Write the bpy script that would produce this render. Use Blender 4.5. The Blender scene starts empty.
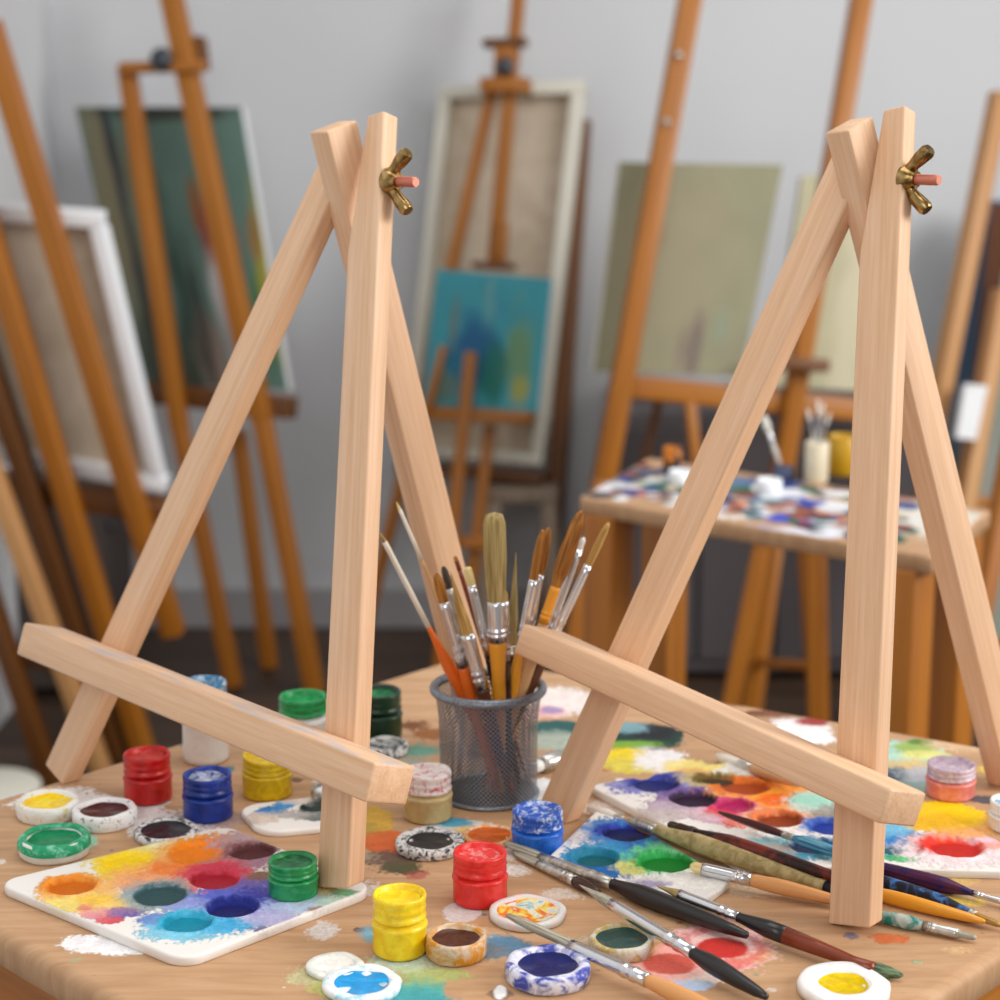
import bpy, bmesh, math, random
import numpy as np
from mathutils import Vector, Matrix
random.seed(7); rng = np.random.RandomState(5)
C = bpy.context.scene.collection
# ---------------------------------------------------------------- camera geometry
F = 1900.0; PIT = math.atan(400/F); cP, sP = math.cos(PIT), math.sin(PIT)
TZ = 0.75; CZ = TZ+0.426
CAM = Vector((0, 0, CZ))
def ray(x, y):
    u = (x-500)/F; v = (y-500)/F
    return Vector((u, cP-v*sP, -(sP+v*cP)))
def G(x, y, z=0.0):                      # point at height z above the table seen at pixel x, y
    d = ray(x, y); t = (z+TZ-CZ)/d.z
    return CAM+d*t
def GF(x, y): return G(x, y, -TZ)        # on the floor
def at(x, y, Y):
    d = ray(x, y); return CAM+d*(Y/d.y)
def onplane(x, y, o, n):
    d = ray(x, y); t = (Vector(o)-CAM).dot(n)/d.dot(n); return CAM+d*t
def depth(p): q = Vector(p)-CAM; return q.y*cP-q.z*sP
def lin(c):
    if isinstance(c, str): c = [int(c[i:i+2], 16) for i in (0, 2, 4)]
    return tuple(((v/255)/12.92 if v/255 <= .04045 else ((v/255+.055)/1.055)**2.4) for v in c[:3])
# ---------------------------------------------------------------- object helpers
def props(o, label=None, cat=None, group=None, kind=None):
    if label: o['label'] = label
    if cat: o['category'] = cat
    if group: o['group'] = group
    if kind: o['kind'] = kind
    return o
def empty(name, loc, label, cat, group=None, rz=0):
    o = bpy.data.objects.new(name, None); C.objects.link(o); o.empty_display_size = .02
    o.location = loc; o.rotation_euler = (0, 0, rz)
    return props(o, label, cat, group)
def wm(o):
    m = Matrix.LocRotScale(o.location, o.rotation_euler, o.scale) if o.get('_m') is None else None
    return m
WM = {}
def world_of(o):
    return WM[o.name] if o.name in WM else Matrix.LocRotScale(o.location, o.rotation_euler, o.scale)
def link(name, me, mat, parent=None, M=None, smooth=True, label=None):
    o = bpy.data.objects.new(name, me); C.objects.link(o)
    if mat is not None: me.materials.append(mat)
    M = M or Matrix.Identity(4)
    if parent is not None:
        o.parent = parent; o.matrix_basis = world_of(parent).inverted() @ M
    else:
        o.matrix_basis = M
    WM[o.name] = M
    if smooth:
        me.polygons.foreach_set('use_smooth', [True]*len(me.polygons))
    if label: o['label'] = label
    return o
def bm_link(name, bm, mat, parent=None, M=None, smooth=True, label=None):
    me = bpy.data.meshes.new(name); bmesh.ops.recalc_face_normals(bm, faces=bm.faces); bm.to_mesh(me); bm.free()
    return link(name, me, mat, parent, M, smooth, label)
def sharp(o, a=40):
    me = o.data
    bm = bmesh.new(); bm.from_mesh(me)
    for e in bm.edges:
        if len(e.link_faces) == 2 and e.calc_face_angle(0) > math.radians(a): e.smooth = False
    bm.to_mesh(me); bm.free(); return o
def box_bm(sx, sy, z0, z1, bev=0, seg=2, cx=0, cy=0):
    bm = bmesh.new(); bmesh.ops.create_cube(bm, size=1)
    for v in bm.verts:
        v.co = Vector((v.co.x*sx+cx, v.co.y*sy+cy, (z0+z1)/2+v.co.z*(z1-z0)))
    if bev: bmesh.ops.bevel(bm, geom=bm.edges[:], offset=bev, segments=seg, affect='EDGES', profile=.5)
    return bm
def frame(P0, axis, nrm):               # z = axis, y = nrm made perpendicular
    z = Vector(axis).normalized(); y = Vector(nrm); y = (y-z*y.dot(z)).normalized(); x = y.cross(z)
    return Matrix(((x.x, y.x, z.x, P0.x), (x.y, y.y, z.y, P0.y), (x.z, y.z, z.z, P0.z), (0, 0, 0, 1)))
def beam(name, P0, P1, w, t, nrm, mat, parent=None, bev=.0012, label=None):
    P0 = Vector(P0); P1 = Vector(P1)
    o = bm_link(name, box_bm(w, t, 0, (P1-P0).length, bev), mat, parent, frame(P0, P1-P0, nrm), True, label)
    return sharp(o, 60) if bev > .002 else o
def lathe_bm(prof, n=40, wob=0, seed=0, sx=1, sy=1):
    bm = bmesh.new(); rings = []
    r_ = random.Random(seed); ph = [r_.random()*6.28 for _ in range(6)]
    for (r, z) in prof:
        ring = []
        if r < 1e-6: ring = [bm.verts.new((0, 0, z))]
        else:
            for i in range(n):
                a = 2*math.pi*i/n
                k = 1+wob*(math.sin(2*a+ph[0]+z*300)+.7*math.sin(3*a+ph[1])+.6*math.sin(7*a+ph[2]+z*900)+.4*math.sin(11*a+ph[3]))/2
                dz = wob*r*.9*(math.sin(3*a+ph[4]+z*500)+.8*math.sin(5*a+ph[5]))
                ring.append(bm.verts.new((r*k*math.cos(a)*sx, r*k*math.sin(a)*sy, z+(dz if z > 1e-4 else 0))))
        rings.append(ring)
    for a, b in zip(rings, rings[1:]):
        if len(a) == 1 and len(b) == 1: continue
        for i in range(n):
            j = (i+1) % n
            if len(a) == 1: bm.faces.new((a[0], b[i], b[j]))
            elif len(b) == 1: bm.faces.new((a[i], a[j], b[0]))
            else: bm.faces.new((a[i], a[j], b[j], b[i]))
    return bm
def tube_bm(pts, rad, n=10, bm=None, cap=True):
    bm = bm or bmesh.new(); rings = []
    for i, p in enumerate(pts):
        p = Vector(p); d = (Vector(pts[min(i+1, len(pts)-1)])-Vector(pts[max(i-1, 0)])).normalized()
        a = d.orthogonal().normalized() if i == 0 else (a0-d*a0.dot(d)).normalized()
        a0 = a; b = d.cross(a); r = rad[i] if isinstance(rad, (list, tuple)) else rad
        rings.append([bm.verts.new(p+(a*math.cos(2*math.pi*k/n)+b*math.sin(2*math.pi*k/n))*r) for k in range(n)])
    for A, B in zip(rings, rings[1:]):
        for k in range(n): bm.faces.new((A[k], A[(k+1) % n], B[(k+1) % n], B[k]))
    if cap: bm.faces.new(rings[0][::-1]); bm.faces.new(rings[-1])
    return bm
# ---------------------------------------------------------------- materials
def mat(name, color, rough=.5, metal=0, spec=.5):
    m = bpy.data.materials.new(name); m.use_nodes = True
    b = m.node_tree.nodes['Principled BSDF']
    b.inputs['Base Color'].default_value = (*lin(color), 1); b.inputs['Roughness'].default_value = rough
    b.inputs['Metallic'].default_value = metal; b.inputs['Specular IOR Level'].default_value = spec
    return m
class N:
    def __init__(s, m): s.t = m.node_tree; s.b = s.t.nodes['Principled BSDF']
    def n(s, ty, **k):
        q = s.t.nodes.new(ty)
        for a, v in k.items():
            if a in q.inputs.keys(): q.inputs[a].default_value = v
            else: setattr(q, a, v)
        return q
    def l(s, a, b): s.t.links.new(a, b)
def coord(g, scale=(1, 1, 1)):
    tc = g.n('ShaderNodeTexCoord'); mp = g.n('ShaderNodeMapping'); mp.inputs['Scale'].default_value = scale
    oi = g.n('ShaderNodeObjectInfo'); va = g.n('ShaderNodeVectorMath', operation='SCALE'); va.inputs['Scale'].default_value = 13.7
    g.l(oi.outputs['Random'], va.inputs[0])
    ad = g.n('ShaderNodeVectorMath', operation='ADD'); g.l(tc.outputs['Object'], mp.inputs['Vector']); g.l(mp.outputs[0], ad.inputs[0]); g.l(va.outputs[0], ad.inputs[1])
    return ad.outputs[0]
def ramp(g, fac, stops):
    r = g.n('ShaderNodeValToRGB'); e = r.color_ramp.elements
    while len(e) < len(stops): e.new(.5)
    for q, (p, c) in zip(e, stops): q.position = p; q.color = (*lin(c), 1)
    g.l(fac, r.inputs[0]); return r.outputs[0]
def bump(g, h, dist, strength=1.0):
    b = g.n('ShaderNodeBump'); b.inputs['Distance'].default_value = dist; b.inputs['Strength'].default_value = strength
    g.l(h, b.inputs['Height']); g.l(b.outputs[0], g.b.inputs['Normal'])
def wood(name, c1, c2, c3, scale, rough=.55, stretch=.035, b=.0003):
    m = mat(name, c1, rough); g = N(m)
    v = coord(g, (scale, scale, scale*stretch))
    n1 = g.n('ShaderNodeTexNoise', Scale=1.0, Detail=6.0, Roughness=.65, Distortion=.5); g.l(v, n1.inputs['Vector'])
    n2 = g.n('ShaderNodeTexNoise', Scale=5.0, Detail=3.0, Roughness=.7); g.l(v, n2.inputs['Vector'])
    mx = g.n('ShaderNodeMath', operation='MULTIPLY_ADD'); g.l(n2.outputs[0], mx.inputs[0]); mx.inputs[1].default_value = .45; 
    s2 = g.n('ShaderNodeMath', operation='MULTIPLY'); g.l(n1.outputs[0], s2.inputs[0]); s2.inputs[1].default_value = .62
    g.l(s2.outputs[0], mx.inputs[2])
    g.l(ramp(g, mx.outputs[0], [(.36, c1), (.52, c2), (.68, c3)]), g.b.inputs['Base Color'])
    bump(g, n2.outputs[0], b, .5)
    return m
M = {}
M['beech'] = wood('beech', (212, 166, 126), (224, 182, 144), (234, 196, 162), 95, .5)
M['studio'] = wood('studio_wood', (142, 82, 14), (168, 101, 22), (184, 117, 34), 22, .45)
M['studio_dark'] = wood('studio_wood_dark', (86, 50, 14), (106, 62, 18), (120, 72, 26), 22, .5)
M['tan'] = wood('tan_wood', (176, 122, 70), (194, 142, 88), (208, 158, 104), 22, .5)
M['grey_wood'] = wood('grey_wood', (120, 104, 88), (142, 124, 106), (160, 142, 124), 22, .6)
def mottled(name, ca, cb, scale=160, lo=.42, hi=.62, rough=.38, bd=.0006, metal=0, detail=5.0):
    m = mat(name, ca, rough, metal, .32); g = N(m); v = coord(g, (scale,)*3)
    n = g.n('ShaderNodeTexNoise', Scale=1.0, Detail=detail, Roughness=.62, Distortion=.8); g.l(v, n.inputs['Vector'])
    g.l(ramp(g, n.outputs[0], [(lo, ca), (hi, cb)]), g.b.inputs['Base Color'])
    if bd: bump(g, n.outputs[0], bd, .7)
    return m
def paintmat(name, base, kind='plain', rough=.42, bumpd=.0008):
    """surface whose paint stains are in the Col attribute (alpha = coverage)"""
    m = mat(name, base, rough, 0, .25); g = N(m)
    at_ = g.n('ShaderNodeAttribute'); at_.attribute_name = 'Col'
    mx = g.n('ShaderNodeMix', data_type='RGBA'); 
    if kind == 'wood':
        tc = g.n('ShaderNodeTexCoord'); mp = g.n('ShaderNodeMapping'); mp.inputs['Rotation'].default_value = (0, 0, math.radians(35)); mp.inputs['Scale'].default_value = (14, 110, 20)
        g.l(tc.outputs['Object'], mp.inputs['Vector'])
        n = g.n('ShaderNodeTexNoise', Scale=1.0, Detail=6.0, Roughness=.65, Distortion=.6); g.l(mp.outputs[0], n.inputs['Vector'])
        col = ramp(g, n.outputs[0], [(.32, (177, 136, 99)), (.5, (192, 151, 113)), (.68, (203, 164, 127))]); g.l(col, mx.inputs[6])
    else: mx.inputs[6].default_value = (*lin(base), 1)
    tc2 = g.n('ShaderNodeTexCoord')
    n2 = g.n('ShaderNodeTexNoise', Scale=520.0, Detail=6.0, Roughness=.7); g.l(tc2.outputs['Object'], n2.inputs['Vector'])
    # paint coverage breaks up into bristle streaks
    f = g.n('ShaderNodeMath', operation='MULTIPLY_ADD'); g.l(n2.outputs[0], f.inputs[0]); f.inputs[1].default_value = .6; f.inputs[2].default_value = -.3
    ad = g.n('ShaderNodeMath', operation='ADD'); g.l(at_.outputs['Alpha'], ad.inputs[0]); g.l(f.outputs[0], ad.inputs[1])
    mr = g.n('ShaderNodeMapRange'); mr.inputs['From Min'].default_value = .16; mr.inputs['From Max'].default_value = .62; g.l(ad.outputs[0], mr.inputs['Value'])
    g.l(mr.outputs[0], mx.inputs[0])
    # slight pigment variation
    hs = g.n('ShaderNodeHueSaturation'); g.l(at_.outputs['Color'], hs.inputs['Color'])
    vr = g.n('ShaderNodeMath', operation='MULTIPLY_ADD'); g.l(n2.outputs[0], vr.inputs[0]); vr.inputs[1].default_value = .7; vr.inputs[2].default_value = .66; g.l(vr.outputs[0], hs.inputs['Value'])
    g.l(hs.outputs[0], mx.inputs[7]); g.l(mx.outputs[2], g.b.inputs['Base Color'])
    hm = g.n('ShaderNodeMath', operation='MULTIPLY'); g.l(n2.outputs[0], hm.inputs[0]); g.l(mr.outputs[0], hm.inputs[1])
    bump(g, hm.outputs[0], bumpd, 1.0)
    return m
M['tabletop'] = paintmat('painted_tabletop', (200, 158, 118), 'wood', .5, .0005)
M['palette'] = paintmat('palette_white', (238, 234, 228), 'plain', .35, .0009)
M['silver'] = mat('silver_ferrule', (225, 225, 228), .22, 1)
M['oldsilver'] = mottled('worn_ferrule', (165, 160, 150), (215, 212, 205), 120, .4, .6, .3, .0002, .8)
M['brass'] = mottled('antique_brass', (120, 92, 48), (190, 158, 104), 220, .35, .65, .25, .0002, 1)
M['copper'] = mat('copper_bolt', (226, 150, 128), .4, .6)
M['darkmetal'] = mat('dark_metal', (80, 84, 90), .4, .7)
# ---------------------------------------------------------------- numpy noise + paint engine
TAB = rng.rand(256, 256)
def vnoise(x, y):
    xi = np.floor(x).astype(int); yi = np.floor(y).astype(int); fx = x-xi; fy = y-yi
    fx = fx*fx*(3-2*fx); fy = fy*fy*(3-2*fy); a = xi & 255; b = yi & 255; a1 = (a+1) & 255; b1 = (b+1) & 255
    return (TAB[a, b]*(1-fx)+TAB[a1, b]*fx)*(1-fy)+(TAB[a, b1]*(1-fx)+TAB[a1, b1]*fx)*fy
def fbm(x, y, s, o=4):
    r = 0; w = .5; t = 0
    for k in range(o):
        r = r+w*vnoise(x*s+17.3*k, y*s+9.1*k); t += w; w *= .55; s *= 2.1
    return r/t
def paint(X, Y, splats, z):
    """splats: (px, py, rx_px, ry_px, colour, strength, raggedness)"""
    col = np.zeros(X.shape+(3,)); al = np.zeros(X.shape); k = 0
    for s in sorted(splats, key=lambda q: 1 if (len(q) > 6 and q[6] <= .2) else 0):
        px, py, rx, ry, c = s[:5]; st = s[5] if len(s) > 5 else 1.; rag = s[6] if len(s) > 6 else .5
        p = G(px, py, z); t = depth(p); dep = (CZ-TZ-z)/(p-CAM).length
        wx = rx*t/F; wy = ry*t/F/dep; k += 1
        dx = X-p.x; dy = Y-p.y
        if len(s) > 7:
            a = s[7]; dx, dy = dx*math.cos(a)+dy*math.sin(a), -dx*math.sin(a)+dy*math.cos(a)
        msk = (np.abs(dx) < wx*2) & (np.abs(dy) < wy*2)
        if not msk.any(): continue
        x_ = X[msk]; y_ = Y[msk]
        n = fbm(x_+k*.37, y_+k*.61, 75, 3)-.5; n2 = fbm(x_*1.3+k*.21, y_*.8-k*.33, 420, 3)-.5; n3 = vnoise((x_+k*.1)*1500, (y_-k*.2)*1100)-.5
        d = np.sqrt((dx[msk]/wx)**2+(dy[msk]/wy)**2)+rag*(1.0*n+1.0*n2+.25*n3)*1.15
        m = np.clip((1.12-d)/(.08+.9*rag), 0, 1); m = m*m*(3-2*m)*st
        L = np.array(lin(c))[None, :]*(.72 if rag <= .2 and len(s) > 6 else 1.)  # smooth-edged splats darkened: shading inside the wells put into the colour
        sh = 1+.35*(fbm(x_-k*.3, y_+k*.2, 170, 3)-.5)*min(1, rag*2)
        col[msk] = col[msk]*(1-m[:, None])+np.clip(L*sh[:, None], 0, 1)*m[:, None]
        a0 = al[msk]; 
        # keep colour un-premultiplied
        al[msk] = np.maximum(a0, 0)+(1-a0)*m
    out = np.zeros(X.shape+(4,)); 
    out[..., :3] = col/np.maximum(al, 1e-3)[..., None]; out[..., 3] = al
    return out
def board(name, quad, z0, t, n, cr, er, splats, mt, parent=None, wells=(), lumps=.0, label=None, side=1.0):
    """quad: 4 corner points (x,y) counter-clockwise; top surface is a fine grid; wells: (px,py,r_px,depth)"""
    q = [np.array(p[:2], float) for p in quad]
    u = np.linspace(0, 1, n); U, V = np.meshgrid(u, u, indexing='ij')
    e1 = np.linalg.norm(q[1]-q[0]); e2 = np.linalg.norm(q[3]-q[0])
    A = U*e1; B = V*e2
    if cr > 0:   # pull the grid corners onto a rounded corner
        for (sx, sy) in ((0, 0), (1, 0), (0, 1), (1, 1)):
            a = A if sx == 0 else e1-A; b = B if sy == 0 else e2-B
            mk = (a < cr) & (b < cr)
            dx = cr-a; dy = cr-b; mxd = np.maximum(np.abs(dx), np.abs(dy)); rr = np.sqrt(dx*dx+dy*dy)+1e-9
            k = np.where(mk, mxd/rr, 1.0)
            a2 = cr-dx*k; b2 = cr-dy*k
            A = np.where(mk, a2 if sx == 0 else e1-a2, A); B = np.where(mk, b2 if sy == 0 else e2-b2, B)
    u_ = A/e1; v_ = B/e2
    X = (1-u_)*(1-v_)*q[0][0]+u_*(1-v_)*q[1][0]+u_*v_*q[2][0]+(1-u_)*v_*q[3][0]
    Y = (1-u_)*(1-v_)*q[0][1]+u_*(1-v_)*q[1][1]+u_*v_*q[2][1]+(1-u_)*v_*q[3][1]
    zt = z0+t
    colr = paint(X, Y, splats, zt-TZ)
    Z = np.full(X.shape, zt)
    edge = np.minimum(np.minimum(U, 1-U)*e1, np.minimum(V, 1-V)*e2); ef = np.clip(edge/.006, 0, 1)
    if lumps: Z = Z+ef*lumps*colr[..., 3]*(fbm(X, Y, 220, 4)-.35)
    for (px, py, r, dp) in wells:
        p = G(px, py, zt-TZ); rw = r*depth(p)/F
        d = np.sqrt((X-p.x)**2+(Y-p.y)**2)/rw
        d = d+.12*(fbm(X, Y, 90, 2)-.5)
        w = np.clip((1.05-d)/.25, 0, 1); w = w*w*(3-2*w)
        Z = Z*(1-w)+(zt-dp)*w+.0005*np.exp(-((d-1.12)/.1)**2)*ef
    verts = np.stack([X, Y, Z], -1).reshape(-1, 3)
    idx = np.arange(n*n).reshape(n, n)
    f = np.stack([idx[:-1, :-1], idx[1:, :-1], idx[1:, 1:], idx[:-1, 1:]], -1).reshape(-1, 4)
    loop = list(idx[:, 0])+list(idx[-1, 1:])+list(idx[-2::-1, -1])+list(idx[0, -2:0:-1])
    L = len(loop); lp = verts[loop]
    tan = np.roll(lp, -1, 0)-np.roll(lp, 1, 0); nr = np.stack([tan[:, 1], -tan[:, 0]], -1); nr /= np.linalg.norm(nr, axis=1)[:, None]+1e-12
    allv = [verts]; prev = np.array(loop); base = n*n; fs = [f]; cols = [colr.reshape(-1, 4)]
    rings = [(er*math.sin(a), er*(1-math.cos(a))) for a in (math.pi/6, math.pi/3, math.pi/2)] + [(er, t-er*.4), (er*.6, t)]
    for (o, dz) in rings:
        rv = lp.copy(); rv[:, :2] += nr*o; rv[:, 2] = np.where(dz < er*1.01, lp[:, 2]-dz, zt-dz)
        cur = np.arange(base, base+L); base += L
        fs.append(np.stack([prev, cur, np.roll(cur, -1), np.roll(prev, -1)], -1)); allv.append(rv)
        cc = colr.reshape(-1, 4)[loop].copy(); cc[:, 3] *= (.8 if dz < t*.5 else .45)*side; cols.append(cc); prev = cur
    verts = np.concatenate(allv); faces = np.concatenate(fs); cols = np.concatenate(cols)
    me = bpy.data.meshes.new(name)
    faces = [tuple(r) for r in faces.tolist()]+[tuple(prev.tolist()[::-1])]
    cx = verts[:, :2].mean(0); o3 = Vector((cx[0], cx[1], z0))
    me.from_pydata((verts-np.array(o3)).tolist(), [], faces)
    a = me.color_attributes.new('Col', 'FLOAT_COLOR', 'POINT'); a.data.foreach_set('color', cols.astype(np.float32).ravel())
    me.validate()
    return link(name, me, mt, parent, Matrix.Translation(o3), True, label)
def flip_ok(quad):
    s = sum(quad[i][0]*quad[(i+1) % 4][1]-quad[(i+1) % 4][0]*quad[i][1] for i in range(4)); return s > 0
def ccw(quad): return quad if flip_ok(quad) else quad[::-1]
# ================================================================ ROOM
WY = 4.19
def wallmat():
    m = mat('wall_paint', (222, 222, 224), .9); g = N(m); v = coord(g, (1, 1, 1))
    n = g.n('ShaderNodeTexNoise', Scale=1.2, Detail=3.0); g.l(v, n.inputs['Vector'])
    g.l(ramp(g, n.outputs[0], [(.3, (208, 210, 213)), (.7, (217, 219, 222))]), g.b.inputs['Base Color']); return m
M['wall'] = wallmat()
fl = mat('floor_boards', (88, 62, 48), .55); g = N(fl); v = coord(g, (.25, 4, 1))
n = g.n('ShaderNodeTexNoise', Scale=3.0, Detail=5.0); g.l(v, n.inputs['Vector'])
g.l(ramp(g, n.outputs[0], [(.35, (58, 44, 36)), (.65, (86, 66, 52))]), g.b.inputs['Base Color']); M['floor'] = fl
LX = at(55, 100, WY).x
props(bm_link('floor', box_bm(7, 6.6, -.1, 0, cx=LX+3.4, cy=WY-3.2), M['floor'], smooth=False), kind='structure')
props(bm_link('wall_back', box_bm(7, .12, 0, 3.1, cx=LX+3.4, cy=WY+.06), M['wall'], smooth=False), kind='structure')
props(bm_link('wall_left', box_bm(.12, 6.6, 0, 3.1, cx=LX-.06, cy=WY-3.18), M['wall'], smooth=False), kind='structure')
props(bm_link('baseboard_back', box_bm(6.9, .02, 0, .09, .003, cx=LX+3.42, cy=WY-.01), mat('baseboard_paint', (168, 166, 168), .6), smooth=False), kind='structure')

# ================================================================ WORK TABLE
def isect(a, b, c, d):
    a, b, c, d = [Vector((p[0], p[1])) for p in (a, b, c, d)]
    r = b-a; s = d-c; t = ((c-a).x*s.y-(c-a).y*s.x)/(r.x*s.y-r.y*s.x); p = a+r*t
    return G(p.x, p.y)
E1 = ((0, 801), (430, 668)); E2 = ((780, 713), (1000, 752)); E3 = ((912, 1000), (1000, 943)); E4 = ((0, 925), (130, 1000))
cB = isect(*E1, *E2); cR = isect(*E2, *E3); cF = isect(*E3, *E4); cL = isect(*E4, *E1)
table_splats = [
    (300, 825, 60, 12, (196, 120, 66), .35, .6), (215, 820, 50, 12, (150, 130, 140), .5, .7),
    (60, 800, 50, 14, (240, 236, 232), .8, .6), (120, 815, 60, 16, (236, 230, 228), .75, .7), (170, 828, 50, 12, (235, 232, 232), .8, .7),
    (60, 845, 42, 18, (150, 205, 180), .6, .7), (330, 780, 20, 10, (225, 222, 218), .6, .6),
    (105, 943, 50, 11, (244, 240, 240), .95, .5), (128, 948, 30, 7, (246, 244, 244), .9, .5),
    (372, 820, 26, 16, (214, 168, 60), .85, .5), (365, 835, 24, 12, (150, 140, 70), .6, .6), (385, 842, 34, 12, (214, 102, 44), .9, .4),
    (385, 858, 34, 9, (110, 84, 70), .7, .5), (400, 868, 30, 8, (84, 80, 50), .7, .6), (350, 858, 30, 8, (190, 170, 140), .6, .6),
    (455, 828, 44, 9, (206, 216, 220), .85, .6), (455, 823, 18, 5, (60, 150, 180), .9, .5), (470, 832, 20, 7, (226, 180, 90), .8, .5),
    (395, 765, 40, 12, (150, 160, 150), .7, .6), (420, 750, 28, 8, (110, 170, 150), .6, .6), (430, 735, 22, 8, (150, 90, 40), .6, .6),
    (415, 725, 18, 8, (120, 66, 26), .6, .6),
    (462, 912, 20, 10, (246, 232, 228), .95, .2), (500, 855, 20, 8, (232, 214, 200), .6, .5),
    (510, 870, 24, 8, (240, 234, 226), .5, .6), (350, 890, 40, 10, (224, 220, 214), .6, .6),
    (500, 945, 36, 12, (96, 140, 170), .75, .5), (450, 935, 40, 14, (220, 200, 170), .5, .6), (486, 952, 28, 10, (120, 120, 116), .6, .6),
    (345, 985, 40, 18, (196, 196, 110), .75, .6), (400, 960, 40, 18, (190, 208, 190), .6, .6), (320, 975, 36, 14, (204, 196, 150), .6, .7),
    (420, 990, 30, 14, (90, 170, 156), .8, .5), (395, 1000, 60, 14, (60, 160, 170), .7, .5), (375, 935, 22, 10, (120, 170, 190), .6, .6), (430, 975, 50, 10, (170, 180, 110), .6, .6),
    (500, 992, 7, 7, (246, 246, 246), .9, .3), (325, 930, 22, 10, (226, 222, 220), .5, .6),
    (585, 950, 40, 14, (206, 190, 160), .6, .6), (620, 955, 40, 18, (196, 160, 90), .6, .6),
    (720, 948, 60, 26, (240, 190, 186), .8, .45), (672, 964, 50, 20, (238, 160, 150), .8, .45), (700, 975, 40, 12, (246, 226, 216), .8, .5), (690, 985, 24, 6, (180, 200, 226), .8, .4), (750, 955, 30, 10, (236, 210, 130), .5, .6), (640, 950, 26, 12, (226, 190, 120), .6, .6),
    (720, 948, 50, 20, (222, 96, 92), .75, .3), (722, 946, 36, 14, (244, 214, 206), .8, .4), (672, 964, 40, 16, (240, 176, 164), .8, .3), (670, 964, 26, 10, (232, 96, 78), .95, .15), (722, 948, 26, 10, (232, 52, 44), .98, .15),
    (890, 938, 24, 6, (206, 110, 60), .7, .6), (960, 950, 20, 5, (226, 190, 140), .4, .6),
    (560, 700, 44, 16, (240, 226, 220), .95, .5), (545, 712, 26, 8, (232, 180, 170), .8, .5), (552, 710, 12, 4, (150, 130, 190), .8, .4),
    (556, 728, 30, 8, (40, 92, 90), .95, .4), (590, 738, 22, 5, (160, 180, 70), .8, .5), (560, 742, 36, 12, (170, 180, 166), .7, .6),
    (545, 790, 24, 12, (240, 240, 240), .9, .3), (590, 745, 26, 10, (200, 200, 190), .7, .6),
    (760, 700, 60, 7, (150, 90, 60), .85, .5), (800, 716, 50, 7, (170, 130, 100), .8, .5), (800, 728, 34, 10, (242, 236, 236), .95, .5), (812, 722, 18, 4, (160, 40, 40), .95, .4), (818, 738, 22, 7, (252, 250, 250), .95, .5), (785, 713, 50, 4, (120, 70, 46), .8, .6),
    (640, 737, 42, 11, (36, 84, 70), .95, .4), (655, 732, 26, 8, (40, 40, 46), .95, .4), (632, 728, 22, 6, (120, 160, 170), .8, .5),
    (905, 752, 46, 14, (176, 214, 196), .85, .5), (915, 748, 26, 7, (150, 176, 70), .9, .5), (920, 742, 14, 3, (90, 130, 40), .9, .4), (925, 755, 26, 6, (232, 224, 130), .8, .5), (910, 768, 40, 10, (222, 186, 120), .85, .5), (890, 775, 24, 9, (60, 90, 110), .9, .5), (930, 778, 40, 12, (190, 196, 206), .85, .5), (905, 788, 30, 8, (150, 180, 170), .8, .5), (960, 745, 40, 8, (226, 190, 150), .5, .6),
    (975, 825, 40, 9, (236, 176, 110), .7, .5), (985, 800, 22, 5, (90, 90, 96), .8, .5),
    (600, 808, 30, 10, (222, 206, 192), .6, .6), (560, 895, 30, 8, (222, 208, 196), .5, .6), (535, 800, 36, 14, (216, 206, 200), .5, .6),
    (760, 890, 50, 10, (226, 206, 180), .4, .6), (940, 880, 60, 8, (214, 180, 110), .5, .6),
]
tb = empty('work_table', (0.06, .93, 0), 'large light wooden work table splattered with paint, in the foreground under both small easels', 'table')
TT = .020
ctr = (cL+cF+cR+cB)/4
def inset(p, k): return ctr+(p-ctr)*k
aq = [inset(p, .93) for p in (cL, cF, cR, cB)]
for i in range(4):
    a, b = aq[i], aq[(i+1) % 4]
    a = Vector((a.x, a.y, TZ-TT-.045)); b = Vector((b.x, b.y, TZ-TT-.045))
    d = (b-a).normalized()
    beam('apron', a+d*.03, b-d*.03, .022, .089, (0, 0, 1), M['studio'], tb, .002)
    beam('leg', Vector((a.x, a.y, 0)), Vector((a.x, a.y, TZ-TT-.0005)), .055, .055, (d.x, d.y, 0), M['studio'], tb, .003)

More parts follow.
